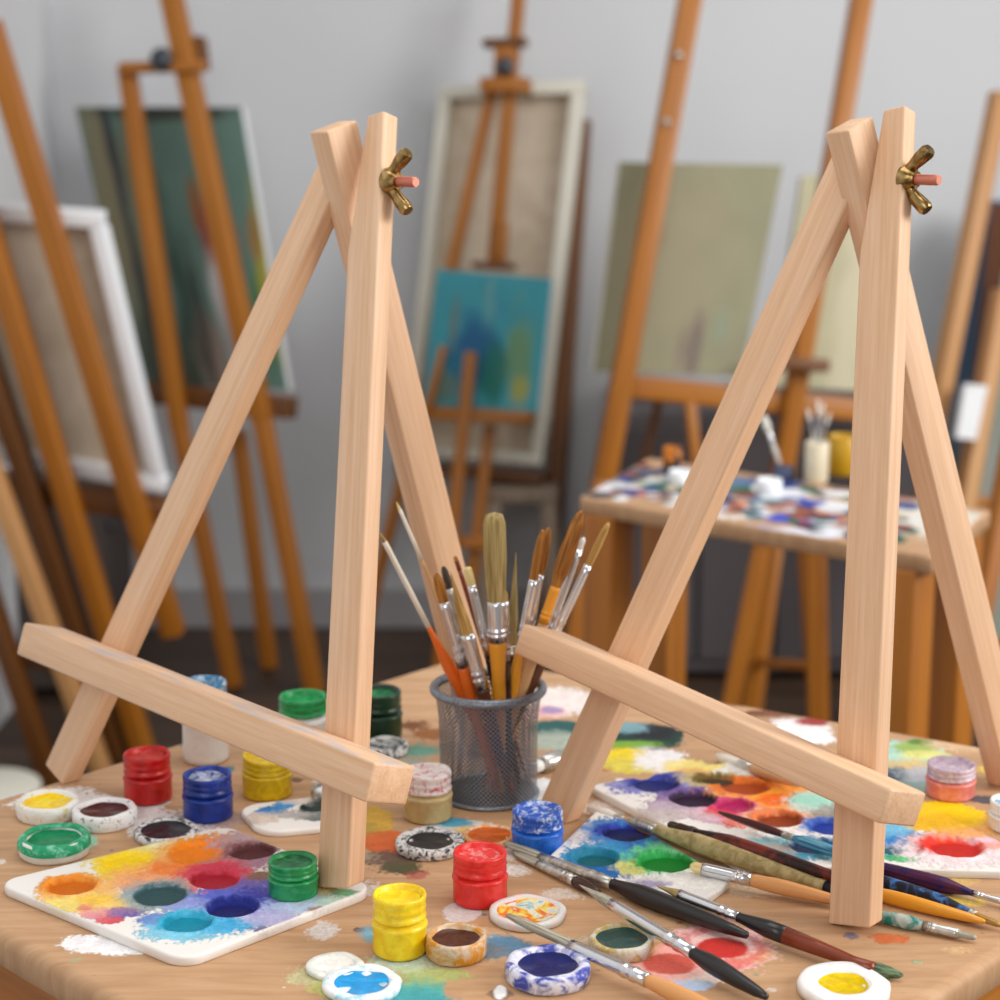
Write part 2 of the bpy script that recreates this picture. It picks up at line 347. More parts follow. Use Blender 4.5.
# ================================================================ TABLETOP EASELS
def ledge_mat():
    m = M['beech'].copy(); m.name = 'stained_ledge'; t = m.node_tree; b = t.nodes['Principled BSDF']; src = b.inputs['Base Color'].links[0].from_socket
    tc = t.nodes.new('ShaderNodeTexCoord'); sx = t.nodes.new('ShaderNodeSeparateXYZ'); t.links.new(tc.outputs['Object'], sx.inputs[0])
    mp = t.nodes.new('ShaderNodeMapping'); mp.inputs['Scale'].default_value = (60, 60, 22); t.links.new(tc.outputs['Object'], mp.inputs[0])
    n = t.nodes.new('ShaderNodeTexNoise'); n.inputs['Scale'].default_value = 1; n.inputs['Detail'].default_value = 4; t.links.new(mp.outputs[0], n.inputs['Vector'])
    ab = t.nodes.new('ShaderNodeMath'); ab.operation = 'ABSOLUTE'; t.links.new(sx.outputs[0], ab.inputs[0])
    g1 = t.nodes.new('ShaderNodeMath'); g1.operation = 'GREATER_THAN'; g1.inputs[1].default_value = .0098; t.links.new(ab.outputs[0], g1.inputs[0])
    r = t.nodes.new('ShaderNodeMapRange'); r.inputs['From Min'].default_value = .47; r.inputs['From Max'].default_value = .72; t.links.new(n.outputs[0], r.inputs[0])
    mu = t.nodes.new('ShaderNodeMath'); mu.operation = 'MULTIPLY'; t.links.new(g1.outputs[0], mu.inputs[0]); t.links.new(r.outputs[0], mu.inputs[1])
    mx = t.nodes.new('ShaderNodeMix'); mx.data_type = 'RGBA'; mx.inputs[7].default_value = (*lin((168, 172, 180)), 1); t.links.new(mu.outputs[0], mx.inputs[0]); t.links.new(src, mx.inputs[6]); t.links.new(mx.outputs[2], b.inputs['Base Color'])
    return m
M['ledge'] = ledge_mat()
def prism(name, outline, P0, axis, nrm, t, mt, parent, bev=.0014):
    bm = bmesh.new(); f = bm.faces.new([bm.verts.new((x, -t/2, z)) for x, z in outline])
    r = bmesh.ops.extrude_face_region(bm, geom=[f]); bmesh.ops.translate(bm, vec=(0, t, 0), verts=[v for v in r['geom'] if isinstance(v, bmesh.types.BMVert)])
    bmesh.ops.recalc_face_normals(bm, faces=bm.faces)
    bmesh.ops.bevel(bm, geom=bm.edges[:], offset=bev, segments=3, affect='EDGES', profile=.5)
    return bm_link(name, bm, mt, parent, frame(P0, axis, nrm))
def settle(o, Mx, zmin):      # saw the foot so that it stands flat front to back
    ax = Mx.col[2].xyz; ny = Mx.col[1].xyz; k = ny.z/ax.z
    for v in o.data.vertices:
        if v.co.z < .02: v.co.z -= v.co.y*k
    dz = zmin-min((Mx @ v.co).z for v in o.data.vertices)
    for v in o.data.vertices:
        if v.co.z < .03: v.co.z += dz/ax.z
def tabletop_easel(label, Lf, Rf, Kf, posttop, taper, legtop, piv, ledge, nut, zR, be=18.5, e=.031, wpost=.025, reartop=.034):
    L = G(*Lf); R = G(*Rf, zR); K = G(*Kf)
    yaw = math.atan2(R.y-L.y, R.x-L.x); s = Vector((math.cos(yaw), math.sin(yaw), 0)); b = Vector((-s.y, s.x, 0))
    o = (L+R)/2; tb_ = math.radians(be); n = (b*math.cos(tb_)-Vector((0, 0, 1))*math.sin(tb_))   # pointing backwards
    Lb = Vector(L); o = Vector((L.x, L.y, TZ))
    root = empty('tabletop_easel', ((L.x+R.x)/2, (L.y+R.y)/2, TZ), label, 'easel', 'pale wooden tabletop easels')
    th = .0125
    def FP(x, y, off=0): return onplane(x, y, o+n*off, n)
    rp = FP(*Rf) ; rp = rp+(R-rp)*0
    # the post (front right leg), tapered where it meets its neighbours
    top_ = FP(*posttop); ax = top_-rp; ln = ax.length; ax = ax/ln
    f_ = frame(rp, ax, n); sgn = 1 if Vector(f_.col[0][:3]).dot(s) > 0 else -1
    w = wpost/2
    def lift(P, axis, zmin, ww):           # raise a slanted foot so that its lowest corner meets the table
        fr = frame(P, axis, n); zs = [fr @ Vector((a*ww, c*th/2, 0)) for a in (-1, 1) for c in (-1, 1)]
        return P+axis*((zmin-min(q.z for q in zs))/axis.z)
    P0 = lift(rp, ax, TZ+zR, w); ln = (top_-P0).length
    out = [(-w*sgn, 0), (w*sgn, 0), (w*sgn, ln), ((-w+taper)*sgn, ln), (-w*sgn, ln-.082)]
    fo = prism('front_leg', out, P0, ax, n, th, M['beech'], root); settle(fo, WM[fo.name], TZ+zR+.0003)
    lt = FP(*legtop); al = (lt-FP(*Lf)).normalized(); P1 = lift(FP(*Lf), al, TZ, .0125)
    fo = beam('front_leg', P1, lt, .0245, th, n, M['beech'], root, .0014); settle(fo, WM[fo.name], TZ+.0003)
    # rear leg
    pv = FP(*piv); ar = (pv-K).normalized(); tip = pv+ar*reartop
    frr = frame(K, ar, s.cross(ar)); mn = min((frr @ Vector((a*.0082, c*.0115, 0))).z for a in (-1, 1) for c in (-1, 1))
    K2 = K+ar*((TZ-mn)/ar.z)
    beam('rear_leg', K2, tip, .0165, .0245, s.cross(ar), M['beech'], root, .0014)
    # ledge: front face given by four pixel corners
    off = -(th/2+e)
    LT, LB, RT, RB = [FP(x, y, off) for x, y in ledge]
    A = (LT+LB)/2; B = (RT+RB)/2; d = (B-A).normalized(); hgt = ((LT-LB).length+(RT-RB).length)/2*.97
    beam('ledge', A+n*(e/2), B+n*(e/2), hgt, e-.0004, n, M['ledge'], root, .0016)
    # bolt and wing nut on the right side of the post
    c = FP(*nut)                              # where the bolt leaves the wood
    bolt = tube_bm([(0, 0, -.014), (0, 0, .023)], .0026, 14)
    for k in range(14):                       # thread
        z = .0055+k*.0012; tube_bm([(0, 0, z), (0, 0, z+.0006)], .00300, 14, bolt)
    bo = bm_link('bolt', bolt, M['copper'], root, frame(c, s, n), True, 'copper coloured threaded bolt'); sharp(bo)
    nb = lathe_bm([(0.0024, 0), (.0062, 0), (.0062, .0015), (.0048, .0045), (.0036, .0065), (.0024, .0065)], 24)
    for sg in (-1, 1):
        pts = [(sg*.0030, 0, .0025), (sg*.0060, 0, .0045), (sg*.0088, 0, .0075), (sg*.0118, 0, .0112), (sg*.0128, 0, .0124)]
        before = len(nb.verts); tube_bm(pts, [.0034, .0026, .0032, .0034, .0026], 14, nb)
    up = Vector((0, 0, 1)); xx = (up-s*up.dot(s)).normalized(); fr = frame(c, s, s.cross(xx)*-1) @ Matrix.Scale(1.3, 4)
    wn = bm_link('wing_nut', nb, M['brass'], root, fr, True, 'brass wing nut'); sharp(wn, 50)
    return root
tabletop_easel('pale wooden tabletop easel left of the mesh brush cup, its post on the white palette',
    (60, 778), (340, 893), (488, 750), (376, 119), .0115, (341, 163), (347, 182),
    ((25, 622), (14, 654), (371, 761), (368, 804)), (389, 181), .0055)
tabletop_easel('pale wooden tabletop easel on the right side of the table, right of the mesh cup',
    (557, 817), (855, 928), (1010, 783), (891, 113), .0115, (855, 160), (863, 182),
    ((521, 624), (514, 652), (886, 785), (884, 828)), (904, 179), .0, e=.035, wpost=.0255)

# ================================================================ JARS, PANS
def where(x0, x1, yt, yb, zb=0.0):
    xc = (x0+x1)/2; rp = (x1-x0)/2
    y = yb
    for _ in range(6):
        p = G(xc, y, zb); v = CAM-p; sd = v.z/v.length; y = yb-rp*sd
    p = G(xc, y, zb); t = depth(p); r = rp*t/F
    cd = math.sqrt(1-sd*sd); h = ((yb-yt)-2*rp*sd)*t/F/cd
    return p, r, h
def jar(x0, x1, yt, yb, label, mbody, mlid, mtop, zb=0.0, neck=.56, seed=0, tilt=0, group='small screw-top paint jars'):
    p, r, h = where(x0, x1, yt, yb, zb)
    root = empty('paint_jar', p, label, 'jar', group, rz=seed*1.3)
    b = lathe_bm([(0, 0), (r*.86, 0), (r*.95, h*.03), (r*.97, h*.08), (r*.965, h*(neck-.12)), (r*1.0, h*(neck-.09)), (r*1.0, h*(neck-.05)), (r*.93, h*(neck-.015)), (r*.82, h*neck), (r*.80, h*(neck+.04)), (0, h*(neck+.04))], 44, .006, seed)
    MB = Matrix.Translation(p) @ Matrix.Rotation(seed*1.3, 4, 'Z')
    bm_link('jar_body', b, mbody, root, MB)
    z0 = h*(neck+.03)
    lh = h-z0; prof = [(r*.80, z0), (r*.93, z0+lh*.03), (r*.965, z0+lh*.10), (r*.955, z0+lh*.2), (r*.90, z0+lh*.28), (r*.905, z0+lh*.36), (r*.955, z0+lh*.45), (r*.94, z0+lh*.56), (r*.915, z0+lh*.64), (r*.945, z0+lh*.74), (r*.955, z0+lh*.9), (r*.93, h), (r*.87, h*1.0), (r*.81, h*.975), (r*.77, h*.91), (r*.72, h*.87)]
    MT = MB @ Matrix.Translation((0, 0, z0)) @ Matrix.Rotation(tilt, 4, 'Y') @ Matrix.Translation((0, 0, -z0))
    bm_link('lid', lathe_bm(prof, 44, .010, seed+3), mlid, root, MT)
    bm_link('dried_paint', lathe_bm([(0, h*.885), (r*.3, h*.88), (r*.55, h*.885), (r*.76, h*.905)], 30, .02, seed+5), mtop, root, MT)
    return root
def jm(nm, a, b, **k):
    m = mottled(nm, a, b, rough=.3, bd=.0008, **k); m.node_tree.nodes['Principled BSDF'].inputs['Specular IOR Level'].default_value = .5
    return m
red1 = jm('red_paint', (178, 12, 12), (206, 30, 24), scale=120); red1t = jm('red_paint_rough', (170, 24, 16), (226, 92, 70), scale=260, hi=.68)
blu1 = jm('blue_paint', (8, 38, 120), (18, 58, 156), scale=120); blu1t = jm('blue_film', (30, 50, 120), (196, 206, 226), scale=200)
yel1 = jm('yellow_paint', (238, 196, 6), (250, 220, 40), scale=120); yel1d = jm('ochre_yellow_paint', (214, 176, 6), (240, 206, 30), scale=120)
wht1 = jm('white_paint', (240, 240, 238), (234, 232, 228), scale=140); cyl = jm('sky_blue_smears', (40, 130, 180), (206, 224, 234), scale=180, lo=.45, hi=.6)
grn1 = jm('green_paint', (16, 128, 66), (44, 160, 92), scale=120); dgr = jm('dark_green_paint', (6, 46, 26), (14, 66, 38), scale=120, hi=.7); grnd = jm('green_smears', (8, 84, 44), (36, 140, 80), scale=220)
bei = jm('beige_paint', (190, 166, 112), (208, 186, 136), scale=120); pinkw = jm('white_pink_smears', (240, 232, 226), (206, 60, 90), scale=190, lo=.52, hi=.68)
red2 = jm('bright_red_paint', (222, 30, 30), (236, 60, 52), scale=120); red2t = jm('pink_red_smears', (226, 60, 60), (246, 186, 180), scale=200, lo=.48, hi=.7)
blu2 = jm('mid_blue_paint', (20, 92, 200), (40, 120, 222), scale=120); blu2t = jm('blue_white_smears', (20, 84, 190), (206, 220, 240), scale=220, lo=.48, hi=.64)
lil = jm('lilac_smears', (214, 196, 206), (180, 150, 176), scale=170); sal = jm('salmon_paint', (226, 124, 116), (240, 160, 148), scale=120)
grtop = jm('wet_green', (10, 140, 70), (40, 170, 96), scale=120)
jar(124, 173, 745, 807, 'red paint jar left of the blue jar, behind the dark maroon pan', red1, red1, red1t, seed=1)
jar(183, 234, 765, 825, 'dark blue paint jar in front of the white jar, left of the yellow one', blu1, blu1, blu1t, seed=2)
jar(183, 230, 675, 767, 'white paint jar with blue smeared lid, partly behind the left easel ledge', wht1, cyl, cyl, seed=3, neck=.70)
jar(242, 293, 745, 803, 'ochre yellow paint jar with crooked lid just under the left easel ledge', yel1d, yel1d, yel1d, seed=4, tilt=.10, neck=.6)
jar(279, 329, 688, 758, 'white paint jar with bright green lid, behind the left easel ledge', wht1, grtop, grtop, seed=5, neck=.66)
jar(353, 403, 683, 744, 'dark green paint jar half hidden behind the left easel post', dgr, dgr, grnd, seed=6)
jar(403, 453, 762, 826, 'beige paint jar with white and pink smeared lid, in front of the mesh brush cup', bei, pinkw, pinkw, seed=7)
jar(268, 319, 850, 903, 'green paint jar standing on the white square palette', grn1, grn1, grnd, zb=.0055, seed=8)
jar(372, 428, 883, 963, 'bright yellow paint jar at the front, left of the brown pan', yel1, yel1, yel1, seed=9)
jar(452, 508, 841, 911, 'bright red paint jar in front of the rust coloured pan', red2, red2, red2t, seed=10)
jar(511, 564, 800, 859, 'mid blue paint jar standing in front of the mesh brush cup', blu2, blu2t, blu2t, seed=11)
jar(925, 975, 755, 803, 'salmon paint jar with lilac smeared lid behind the right easel ledge', sal, lil, lil, seed=12)
jar(988, 1036, 792, 836, 'white smeared paint jar cut off by the right edge of the photo', wht1, wht1, cyl, seed=13)

def pan(x0, x1, yt, yb, label, mrim, mpaint, seed=0, zb=0., inner=.80, hk=1., depthk=.35, name='paint_pan', group='shallow round paint pans', minh=.003, wob=.02, mess=None):
    p, r, h = where(x0, x1, yt, yb, zb); h = max(minh, h*hk)
    root = empty(name, p, label, 'paint pan', group); T = Matrix.Translation(p)
    bm_link('pan_rim', lathe_bm([(0, 0), (r*.92, 0), (r*.98, h*.12), (r, h*.6), (r*.985, h*.88), (r*.93, h), (r*(inner+.06), h*1.0), (r*inner, h*.93), (r*(inner-.03), h*(1-depthk*1.1)), (0, h*(1-depthk*1.2))], 52, wob, seed), mrim, root, T)
    bm_link('paint', lathe_bm([(0, h*(1-depthk*.9)), (r*.3, h*(1-depthk*.85)), (r*(inner-.12), h*(1-depthk*.9)), (r*(inner+.0), h*(1-depthk*.6))], 40, .02, seed+4), mpaint, root, T)
    if mess:   # paint pulled over part of the rim
        bm_link('paint_smear', lathe_bm([(r*(inner-.02), h*(1.-depthk*.4)), (r*inner, h*1.04), (r*.9, h*1.10), (r*1.03, h*.85), (r*1.04, h*.5)], 44, .012, seed+9), mess, root, T)
    return root
def wet(nm, c, r=.22): return mottled(nm, c, tuple(min(255, int(v*1.18+6)) for v in c), 150, .4, .7, r, .0003)
rimw = mottled('stained_white_rim', (120, 118, 118), (240, 238, 236), 300, .30, .44, .45, .0012)
rimy = mottled('white_rim_yellow_flecks', (222, 200, 90), (240, 240, 236), 260, .32, .44, .45, .0012)
rimdk = mottled('rim_black_flecks', (40, 46, 48), (226, 224, 222), 300, .40, .52, .45, .0014)
pan(17, 80, 788, 826, 'white paint pan of yellow paint at the left end of the table', rimy, wet('wet_yellow', (244, 196, 10)), 1)
pan(73, 137, 796, 834, 'white paint pan of dark maroon paint in front of the red jar', rimw, wet('wet_maroon', (66, 16, 24)), 2, inner=.76)
pan(20, 90, 823, 866, 'white paint pan overflowing with green paint, left of the square palette', mottled('white_plastic', (236, 236, 230), (224, 224, 218), 100), wet('wet_green_pan', (6, 120, 74)), 3, mess=mottled('green_mess', (26, 156, 104), (140, 216, 186), 200, .5, .72))
pan(134, 198, 817, 848, 'white paint pan of black paint in front of the dark blue jar', rimdk, wet('wet_black', (18, 18, 26)), 4, hk=.8, minh=.005)
pan(395, 465, 822, 862, 'paint pan of black paint with grey white rim, left of the rust pan', rimdk, wet('wet_black_green', (20, 30, 34)), 5, hk=.7, minh=.006, inner=.7)
pan(462, 517, 823, 850, 'shallow pan of rust orange paint behind the bright red jar', mottled('ochre_rim', (214, 150, 90), (232, 210, 180), 200), wet('wet_rust', (186, 86, 26)), 6, hk=.6, minh=.004, inner=.8)
pan(425, 487, 922, 968, 'ochre stained glass pan of dark brown paint right of the bright yellow jar', mottled('ochre_glass', (206, 140, 40), (212, 196, 176), 110, .42, .58, .25), wet('wet_brown', (72, 34, 18)), 7)
pan(505, 591, 943, 997, 'white pan of dark blue paint with violet smeared sides, front of the table', mottled('violet_white', (66, 78, 170), (226, 226, 238), 110, .42, .56, .35), wet('wet_navy', (16, 24, 84)), 8, inner=.72)
pan(588, 655, 922, 964, 'glass pan of dark bluish green paint with ochre stains, under the crossing brushes', mottled('ochre_glass_green', (190, 160, 90), (206, 206, 196), 110, .42, .58, .25), wet('wet_dark_green', (34, 66, 62)), 9, inner=.8)
pan(364, 409, 733, 760, 'white pan with black paint smears, in front of the dark green jar', rimdk, mottled('black_smears', (30, 32, 34), (190, 190, 188), 240, .45, .55), 10, hk=.8)
pan(311, 352, 780, 808, 'small silver pan between the yellow jar and the left easel post', M['oldsilver'], wet('wet_white', (226, 226, 222)), 11)
pan(797, 890, 967, 1013, 'white round dish of mustard yellow paint at the bottom right of the table', mottled('clean_white', (250, 250, 246), (240, 240, 236), 60, .4, .6, .3), wet('wet_mustard', (206, 176, 10)), 12, inner=.56, hk=1.0, minh=.006)
pan(322, 402, 962, 1006, 'white dish of cyan paint at the front left, touching a white paint puddle', mottled('clean_white_cyan', (170, 220, 236), (244, 246, 246), 120, .36, .5, .3), wet('wet_cyan', (16, 144, 206)), 13, inner=.7, hk=.55, minh=.004)
pan(306, 364, 946, 982, 'white paint puddle dish with ivory paint behind the cyan one', mottled('ivory_rim', (238, 238, 230), (214, 220, 210), 120), wet('wet_ivory', (240, 230, 220)), 14, inner=.7, hk=.5, minh=.003)
# ================================================================ PALETTES
W_ = (240, 238, 234)
p1 = [
 (125, 850, 60, 16, (244, 236, 180), .8, .6), (126, 862, 44, 17, (250, 216, 50), .95, .5), (128, 862, 28, 10, (252, 214, 8), 1, .3),
 (205, 852, 52, 20, (250, 160, 40), 1, .5), (170, 872, 60, 18, (250, 176, 96), .9, .6), (150, 880, 44, 12, (246, 170, 120), .9, .6), (195, 868, 56, 12, (246, 130, 50), .9, .7), (200, 853, 34, 13, (244, 132, 8), 1, .3),
 (75, 890, 44, 17, (250, 190, 110), .95, .5), (95, 905, 50, 12, (252, 214, 120), .9, .6), (60, 905, 26, 8, (246, 226, 120), .7, .6), (70, 885, 32, 11, (244, 150, 40), .95, .3), (72, 885, 23, 8, (240, 124, 6), 1, .12), (95, 900, 24, 6, (250, 200, 70), .9, .6),
 (250, 842, 48, 14, (180, 160, 176), .85, .6), (245, 862, 44, 10, (170, 130, 150), .8, .6), (250, 851, 30, 11, (140, 90, 90), .95, .4), (252, 851, 22, 8, (104, 50, 52), 1, .15),
 (215, 877, 44, 16, (226, 110, 130), .9, .6), (214, 872, 36, 11, (222, 60, 84), .95, .5), (215, 879, 24, 8, (206, 30, 54), 1, .15),
 (100, 915, 26, 8, (232, 150, 160), .8, .6), (110, 920, 16, 5, (220, 90, 100), .8, .6), (125, 912, 20, 6, (120, 96, 170), .75, .6), (85, 908, 10, 4, (226, 110, 110), .7, .6),
 (160, 895, 42, 16, (150, 170, 176), .9, .5), (160, 895, 30, 12, (70, 104, 110), 1, .35), (160, 895, 25, 9, (44, 88, 92), 1, .1),
 (255, 890, 50, 16, (120, 110, 190), .85, .7), (225, 905, 50, 18, (90, 110, 214), .9, .6), (190, 905, 30, 8, (150, 160, 220), .8, .6), (250, 902, 40, 14, (60, 60, 180), .85, .6), (232, 906, 28, 10, (30, 44, 150), 1, .2), (232, 908, 22, 7, (20, 26, 110), 1, .1),
 (185, 925, 50, 17, (130, 204, 230), .9, .5), (215, 925, 44, 10, (60, 170, 220), .8, .7), (150, 920, 20, 7, (110, 140, 210), .7, .6), (186, 922, 30, 11, (40, 170, 206), .95, .3), (187, 922, 24, 8, (0, 158, 190), 1, .1),
 (290, 905, 44, 10, (190, 206, 236), .8, .6), (270, 918, 34, 9, (190, 186, 224), .7, .7), (340, 900, 40, 8, (200, 226, 206), .7, .7), (320, 888, 26, 8, (226, 206, 150), .8, .6), (300, 898, 26, 7, (150, 190, 216), .7, .6), (322, 910, 14, 4, (170, 130, 110), .8, .5), (345, 893, 16, 5, (120, 200, 150), .6, .6), (270, 930, 24, 4, (110, 100, 150), .6, .7),
 (280, 835, 40, 8, (190, 150, 130), .6, .6), (310, 860, 20, 12, (150, 130, 120), .7, .6), (260, 876, 14, 5, (150, 110, 80), .8, .5)]
q1 = [G(-2, 882, .0055), G(184, 959, .0055), G(372, 887, .0055), G(225, 826, .0055)]
pal_y = (1, 1)
P1 = empty('paint_palette', (sum((q.x for q in q1))/4, sum((q.y for q in q1))/4, TZ), 'white square palette with rounded corners at the left front, under the left easel post', 'palette')
board('palette_board', ccw(q1), TZ, .0055, 300, .012, .0016, p1, M['palette'], P1, [(128, 862, 26, .0018), (200, 853, 30, .0015), (72, 885, 25, .003), (252, 851, 23, .003), (215, 879, 25, .0025), (160, 895, 27, .0012), (232, 907, 26, .003), (187, 922, 25, .0025)], .0011, side=.35)
p2 = [
 (640, 775, 60, 14, (220, 216, 210), .9, .6), (625, 757, 26, 10, (244, 214, 30), 1, .4), (632, 765, 34, 9, (222, 204, 80), .9, .6), (620, 744, 40, 4, (130, 176, 60), .8, .5), (660, 760, 30, 14, (240, 236, 236), .95, .5), (690, 767, 34, 8, (244, 222, 130), .9, .5), (688, 773, 22, 6, (244, 184, 90), .9, .5),
 (610, 775, 24, 5, (50, 76, 150), .9, .6), (650, 782, 50, 15, (130, 130, 200), .9, .6), (652, 779, 34, 11, (50, 66, 170), .95, .4), (655, 784, 24, 8, (16, 30, 120), 1, .15),
 (690, 805, 56, 14, (186, 160, 186), .9, .6), (690, 795, 40, 12, (110, 80, 150), .9, .5), (670, 812, 40, 10, (196, 176, 190), .8, .7), (693, 799, 24, 8, (50, 20, 54), 1, .15), (720, 815, 40, 9, (214, 170, 190), .8, .7),
 (712, 779, 44, 9, (200, 180, 120), .85, .6), (712, 779, 22, 6, (110, 84, 30), 1, .3), (716, 780, 18, 4, (72, 52, 14), 1, .2), (754, 770, 26, 6, (250, 244, 236), .95, .5),
 (760, 795, 60, 18, (250, 170, 70), .95, .6), (742, 786, 36, 11, (240, 120, 30), .95, .4), (745, 787, 24, 7, (206, 84, 10), 1, .15), (785, 800, 44, 12, (250, 156, 40), .95, .5), (775, 800, 20, 7, (248, 110, 20), 1, .5), (790, 782, 30, 9, (250, 150, 40), .9, .5),
 (735, 808, 36, 12, (226, 80, 130), .95, .5), (733, 806, 20, 7, (180, 20, 90), 1, .3), (720, 812, 20, 6, (226, 60, 80), .9, .5), (745, 822, 30, 6, (236, 110, 100), .85, .6),
 (778, 820, 46, 14, (244, 190, 150), .95, .5), (775, 818, 32, 10, (232, 120, 60), .95, .4), (779, 819, 22, 7, (166, 66, 14), 1, .15),
 (812, 803, 32, 11, (206, 226, 216), .95, .4), (812, 802, 22, 7, (170, 226, 204), 1, .3), (800, 835, 50, 10, (240, 234, 230), .9, .6), (835, 815, 30, 10, (150, 140, 130), .7, .6),
 (825, 826, 30, 10, (60, 110, 190), .95, .5), (830, 827, 24, 7, (20, 50, 150), 1, .3), (800, 848, 56, 11, (90, 170, 200), .95, .5), (815, 845, 34, 9, (30, 90, 140), .95, .4), (812, 846, 22, 6, (10, 30, 80), 1, .2), (850, 855, 40, 7, (120, 190, 186), .8, .6), (770, 842, 24, 5, (150, 200, 206), .8, .6),
 (900, 845, 44, 15, (110, 190, 220), .95, .5), (902, 840, 32, 10, (20, 120, 190), .95, .4), (900, 851, 24, 7, (16, 96, 110), 1, .4), (905, 858, 20, 4, (80, 190, 110), .95, .5), (920, 852, 8, 4, (20, 40, 40), 1, .4), (890, 830, 30, 8, (120, 190, 226), .8, .6),
 (960, 850, 66, 18, (246, 226, 228), .95, .5), (960, 842, 52, 12, (246, 150, 130), .9, .5), (950, 846, 34, 10, (236, 50, 34), 1, .3), (955, 847, 26, 7, (230, 30, 16), 1, .15), (985, 835, 30, 8, (244, 200, 220), .9, .5),
 (945, 816, 40, 15, (250, 206, 20), 1, .3), (935, 822, 36, 10, (244, 186, 10), 1, .5), (962, 832, 40, 7, (240, 170, 80), .85, .6), (700, 838, 50, 8, (196, 180, 156), .8, .6), (750, 850, 60, 8, (200, 180, 160), .8, .6), (655, 815, 60, 8, (206, 196, 186), .6, .7)]
_q = random.Random(11)
for _ in range(170):
    sz = 1.5+_q.random()**3*16
    table_splats.insert(0, (_q.random()*1040-20, 740+_q.random()*255, sz, sz*.38, _q.choice([(236, 230, 224), (150, 110, 80), (120, 90, 70), (210, 190, 160), (90, 130, 140), (200, 120, 70), (160, 170, 130), (110, 110, 130), (226, 196, 90), (180, 90, 80)]), .35+_q.random()*.5, .6))
extra = [(640, 738, 44, 12, (20, 60, 50), 1, .4), (652, 733, 30, 9, (24, 26, 34), 1, .5), (630, 729, 22, 5, (130, 170, 180), .8, .6), (628, 745, 34, 4, (110, 160, 50), .9, .5)]
board('tabletop', ccw([cL, cF, cR, cB]), TZ-TT, TT, 720, .012, .006, table_splats+extra+[q for q in p2 if q[1] < 775 or (q[0] > 925 and q[1] < 835)], M['tabletop'], tb)
q2 = [G(590, 784, .006), G(742, 862, .006), G(1062, 870, .006), G(806, 748, .006)]
P2 = empty('paint_palette', (sum((q.x for q in q2))/4, sum((q.y for q in q2))/4, TZ), 'big white multicoloured palette full of paint wells, spread beneath the right easel', 'palette')
board('palette_board', ccw(q2), TZ, .005, 340, .008, .0012, p2, M['palette'], P2, [(655, 783, 24, .003), (693, 799, 24, .003), (716, 779, 18, .002), (745, 787, 24, .0028), (733, 806, 20, .002), (779, 819, 23, .003), (812, 803, 20, -.0012), (830, 827, 22, .002), (812, 846, 22, .002), (955, 847, 28, .0022), (900, 849, 22, .001)], .0018, side=.4)
p3 = [
 (585, 832, 40, 14, (226, 216, 210), .8, .6), (620, 833, 46, 17, (60, 130, 200), .95, .5), (640, 845, 36, 14, (40, 110, 180), .9, .6), (600, 858, 44, 18, (50, 150, 196), .95, .5), (600, 868, 40, 12, (20, 96, 170), .9, .6), (625, 832, 30, 10, (20, 50, 160), 1, .3), (626, 832, 23, 7, (8, 16, 100), 1, .12),
 (597, 858, 28, 9, (20, 120, 150), 1, .3), (596, 858, 20, 6, (10, 110, 120), 1, .15),
 (665, 858, 46, 17, (110, 206, 140), .95, .5), (690, 852, 26, 10, (150, 214, 170), .8, .6), (630, 868, 24, 8, (220, 214, 120), .9, .5), (664, 863, 36, 12, (20, 160, 70), 1, .35), (666, 862, 25, 8, (4, 140, 40), 1, .12), (690, 880, 44, 12, (246, 244, 238), .9, .4), (640, 885, 40, 8, (214, 204, 206), .7, .7), (655, 884, 20, 4, (120, 100, 170), .5, .6)]
q3 = [G(598, 808, .005), G(551, 860, .005), G(698, 902, .005), G(726, 882, .005)]
q3 = [G(603, 806, .005), G(549, 858, .005), G(697, 903, .005), G(728, 880, .005)]
P3 = empty('paint_palette', (sum((q.x for q in q3))/4, sum((q.y for q in q3))/4, TZ), 'small white palette with blue, teal and green wells right of the mid blue jar', 'palette')
board('palette_board', ccw(q3), TZ, .005, 220, .006, .0014, p3, M['palette'], P3, [(626, 832, 25, .0028), (596, 858, 23, .0025), (666, 862, 27, .0028)], .0014)
p4 = [(272, 811, 16, 5, (20, 130, 200), .95, .5), (285, 805, 12, 4, (60, 150, 210), .8, .5), (312, 808, 14, 6, (10, 50, 44), 1, .3), (318, 818, 20, 5, (120, 124, 120), .8, .6), (262, 818, 22, 7, (222, 204, 190), .7, .5), (300, 800, 30, 5, (226, 214, 206), .7, .5), (330, 805, 22, 10, (60, 74, 70), .9, .6), (295, 815, 26, 6, (180, 176, 172), .7, .7)]
q4 = [G(238, 806, .004), G(262, 832, .004), G(368, 822, .004), G(338, 794, .004)]
P4 = empty('paint_palette', (sum((q.x for q in q4))/4, sum((q.y for q in q4))/4, TZ), 'small oval white palette with blue specks and a dark green blob behind the left post', 'palette')
board('palette_board', ccw(q4), TZ, .004, 120, .014, .0014, p4, M['palette'], P4, [(315, 808, 13, .0015)], .0012)
multi = mat('multi_smears', (255, 255, 255), .3); g = N(multi); v = coord(g, (95, 95, 95)); nn = g.n('ShaderNodeTexNoise', Scale=1.0, Detail=4.0, Distortion=1.0); g.l(v, nn.inputs['Vector'])
g.l(ramp(g, nn.outputs[0], [(.32, (110, 176, 176)), (.40, (226, 230, 222)), (.47, (236, 214, 90)), (.54, (240, 140, 40)), (.60, (226, 96, 50)), (.68, (240, 226, 220))]), g.b.inputs['Base Color'])
pan(489, 566, 888, 933, 'flat glassy dish smeared orange, yellow and teal, right of the bright red jar', mottled('glassy_rim', (236, 210, 206), (214, 224, 220), 120, .4, .6, .2), multi, 15, inner=.8, hk=.6, minh=.004)
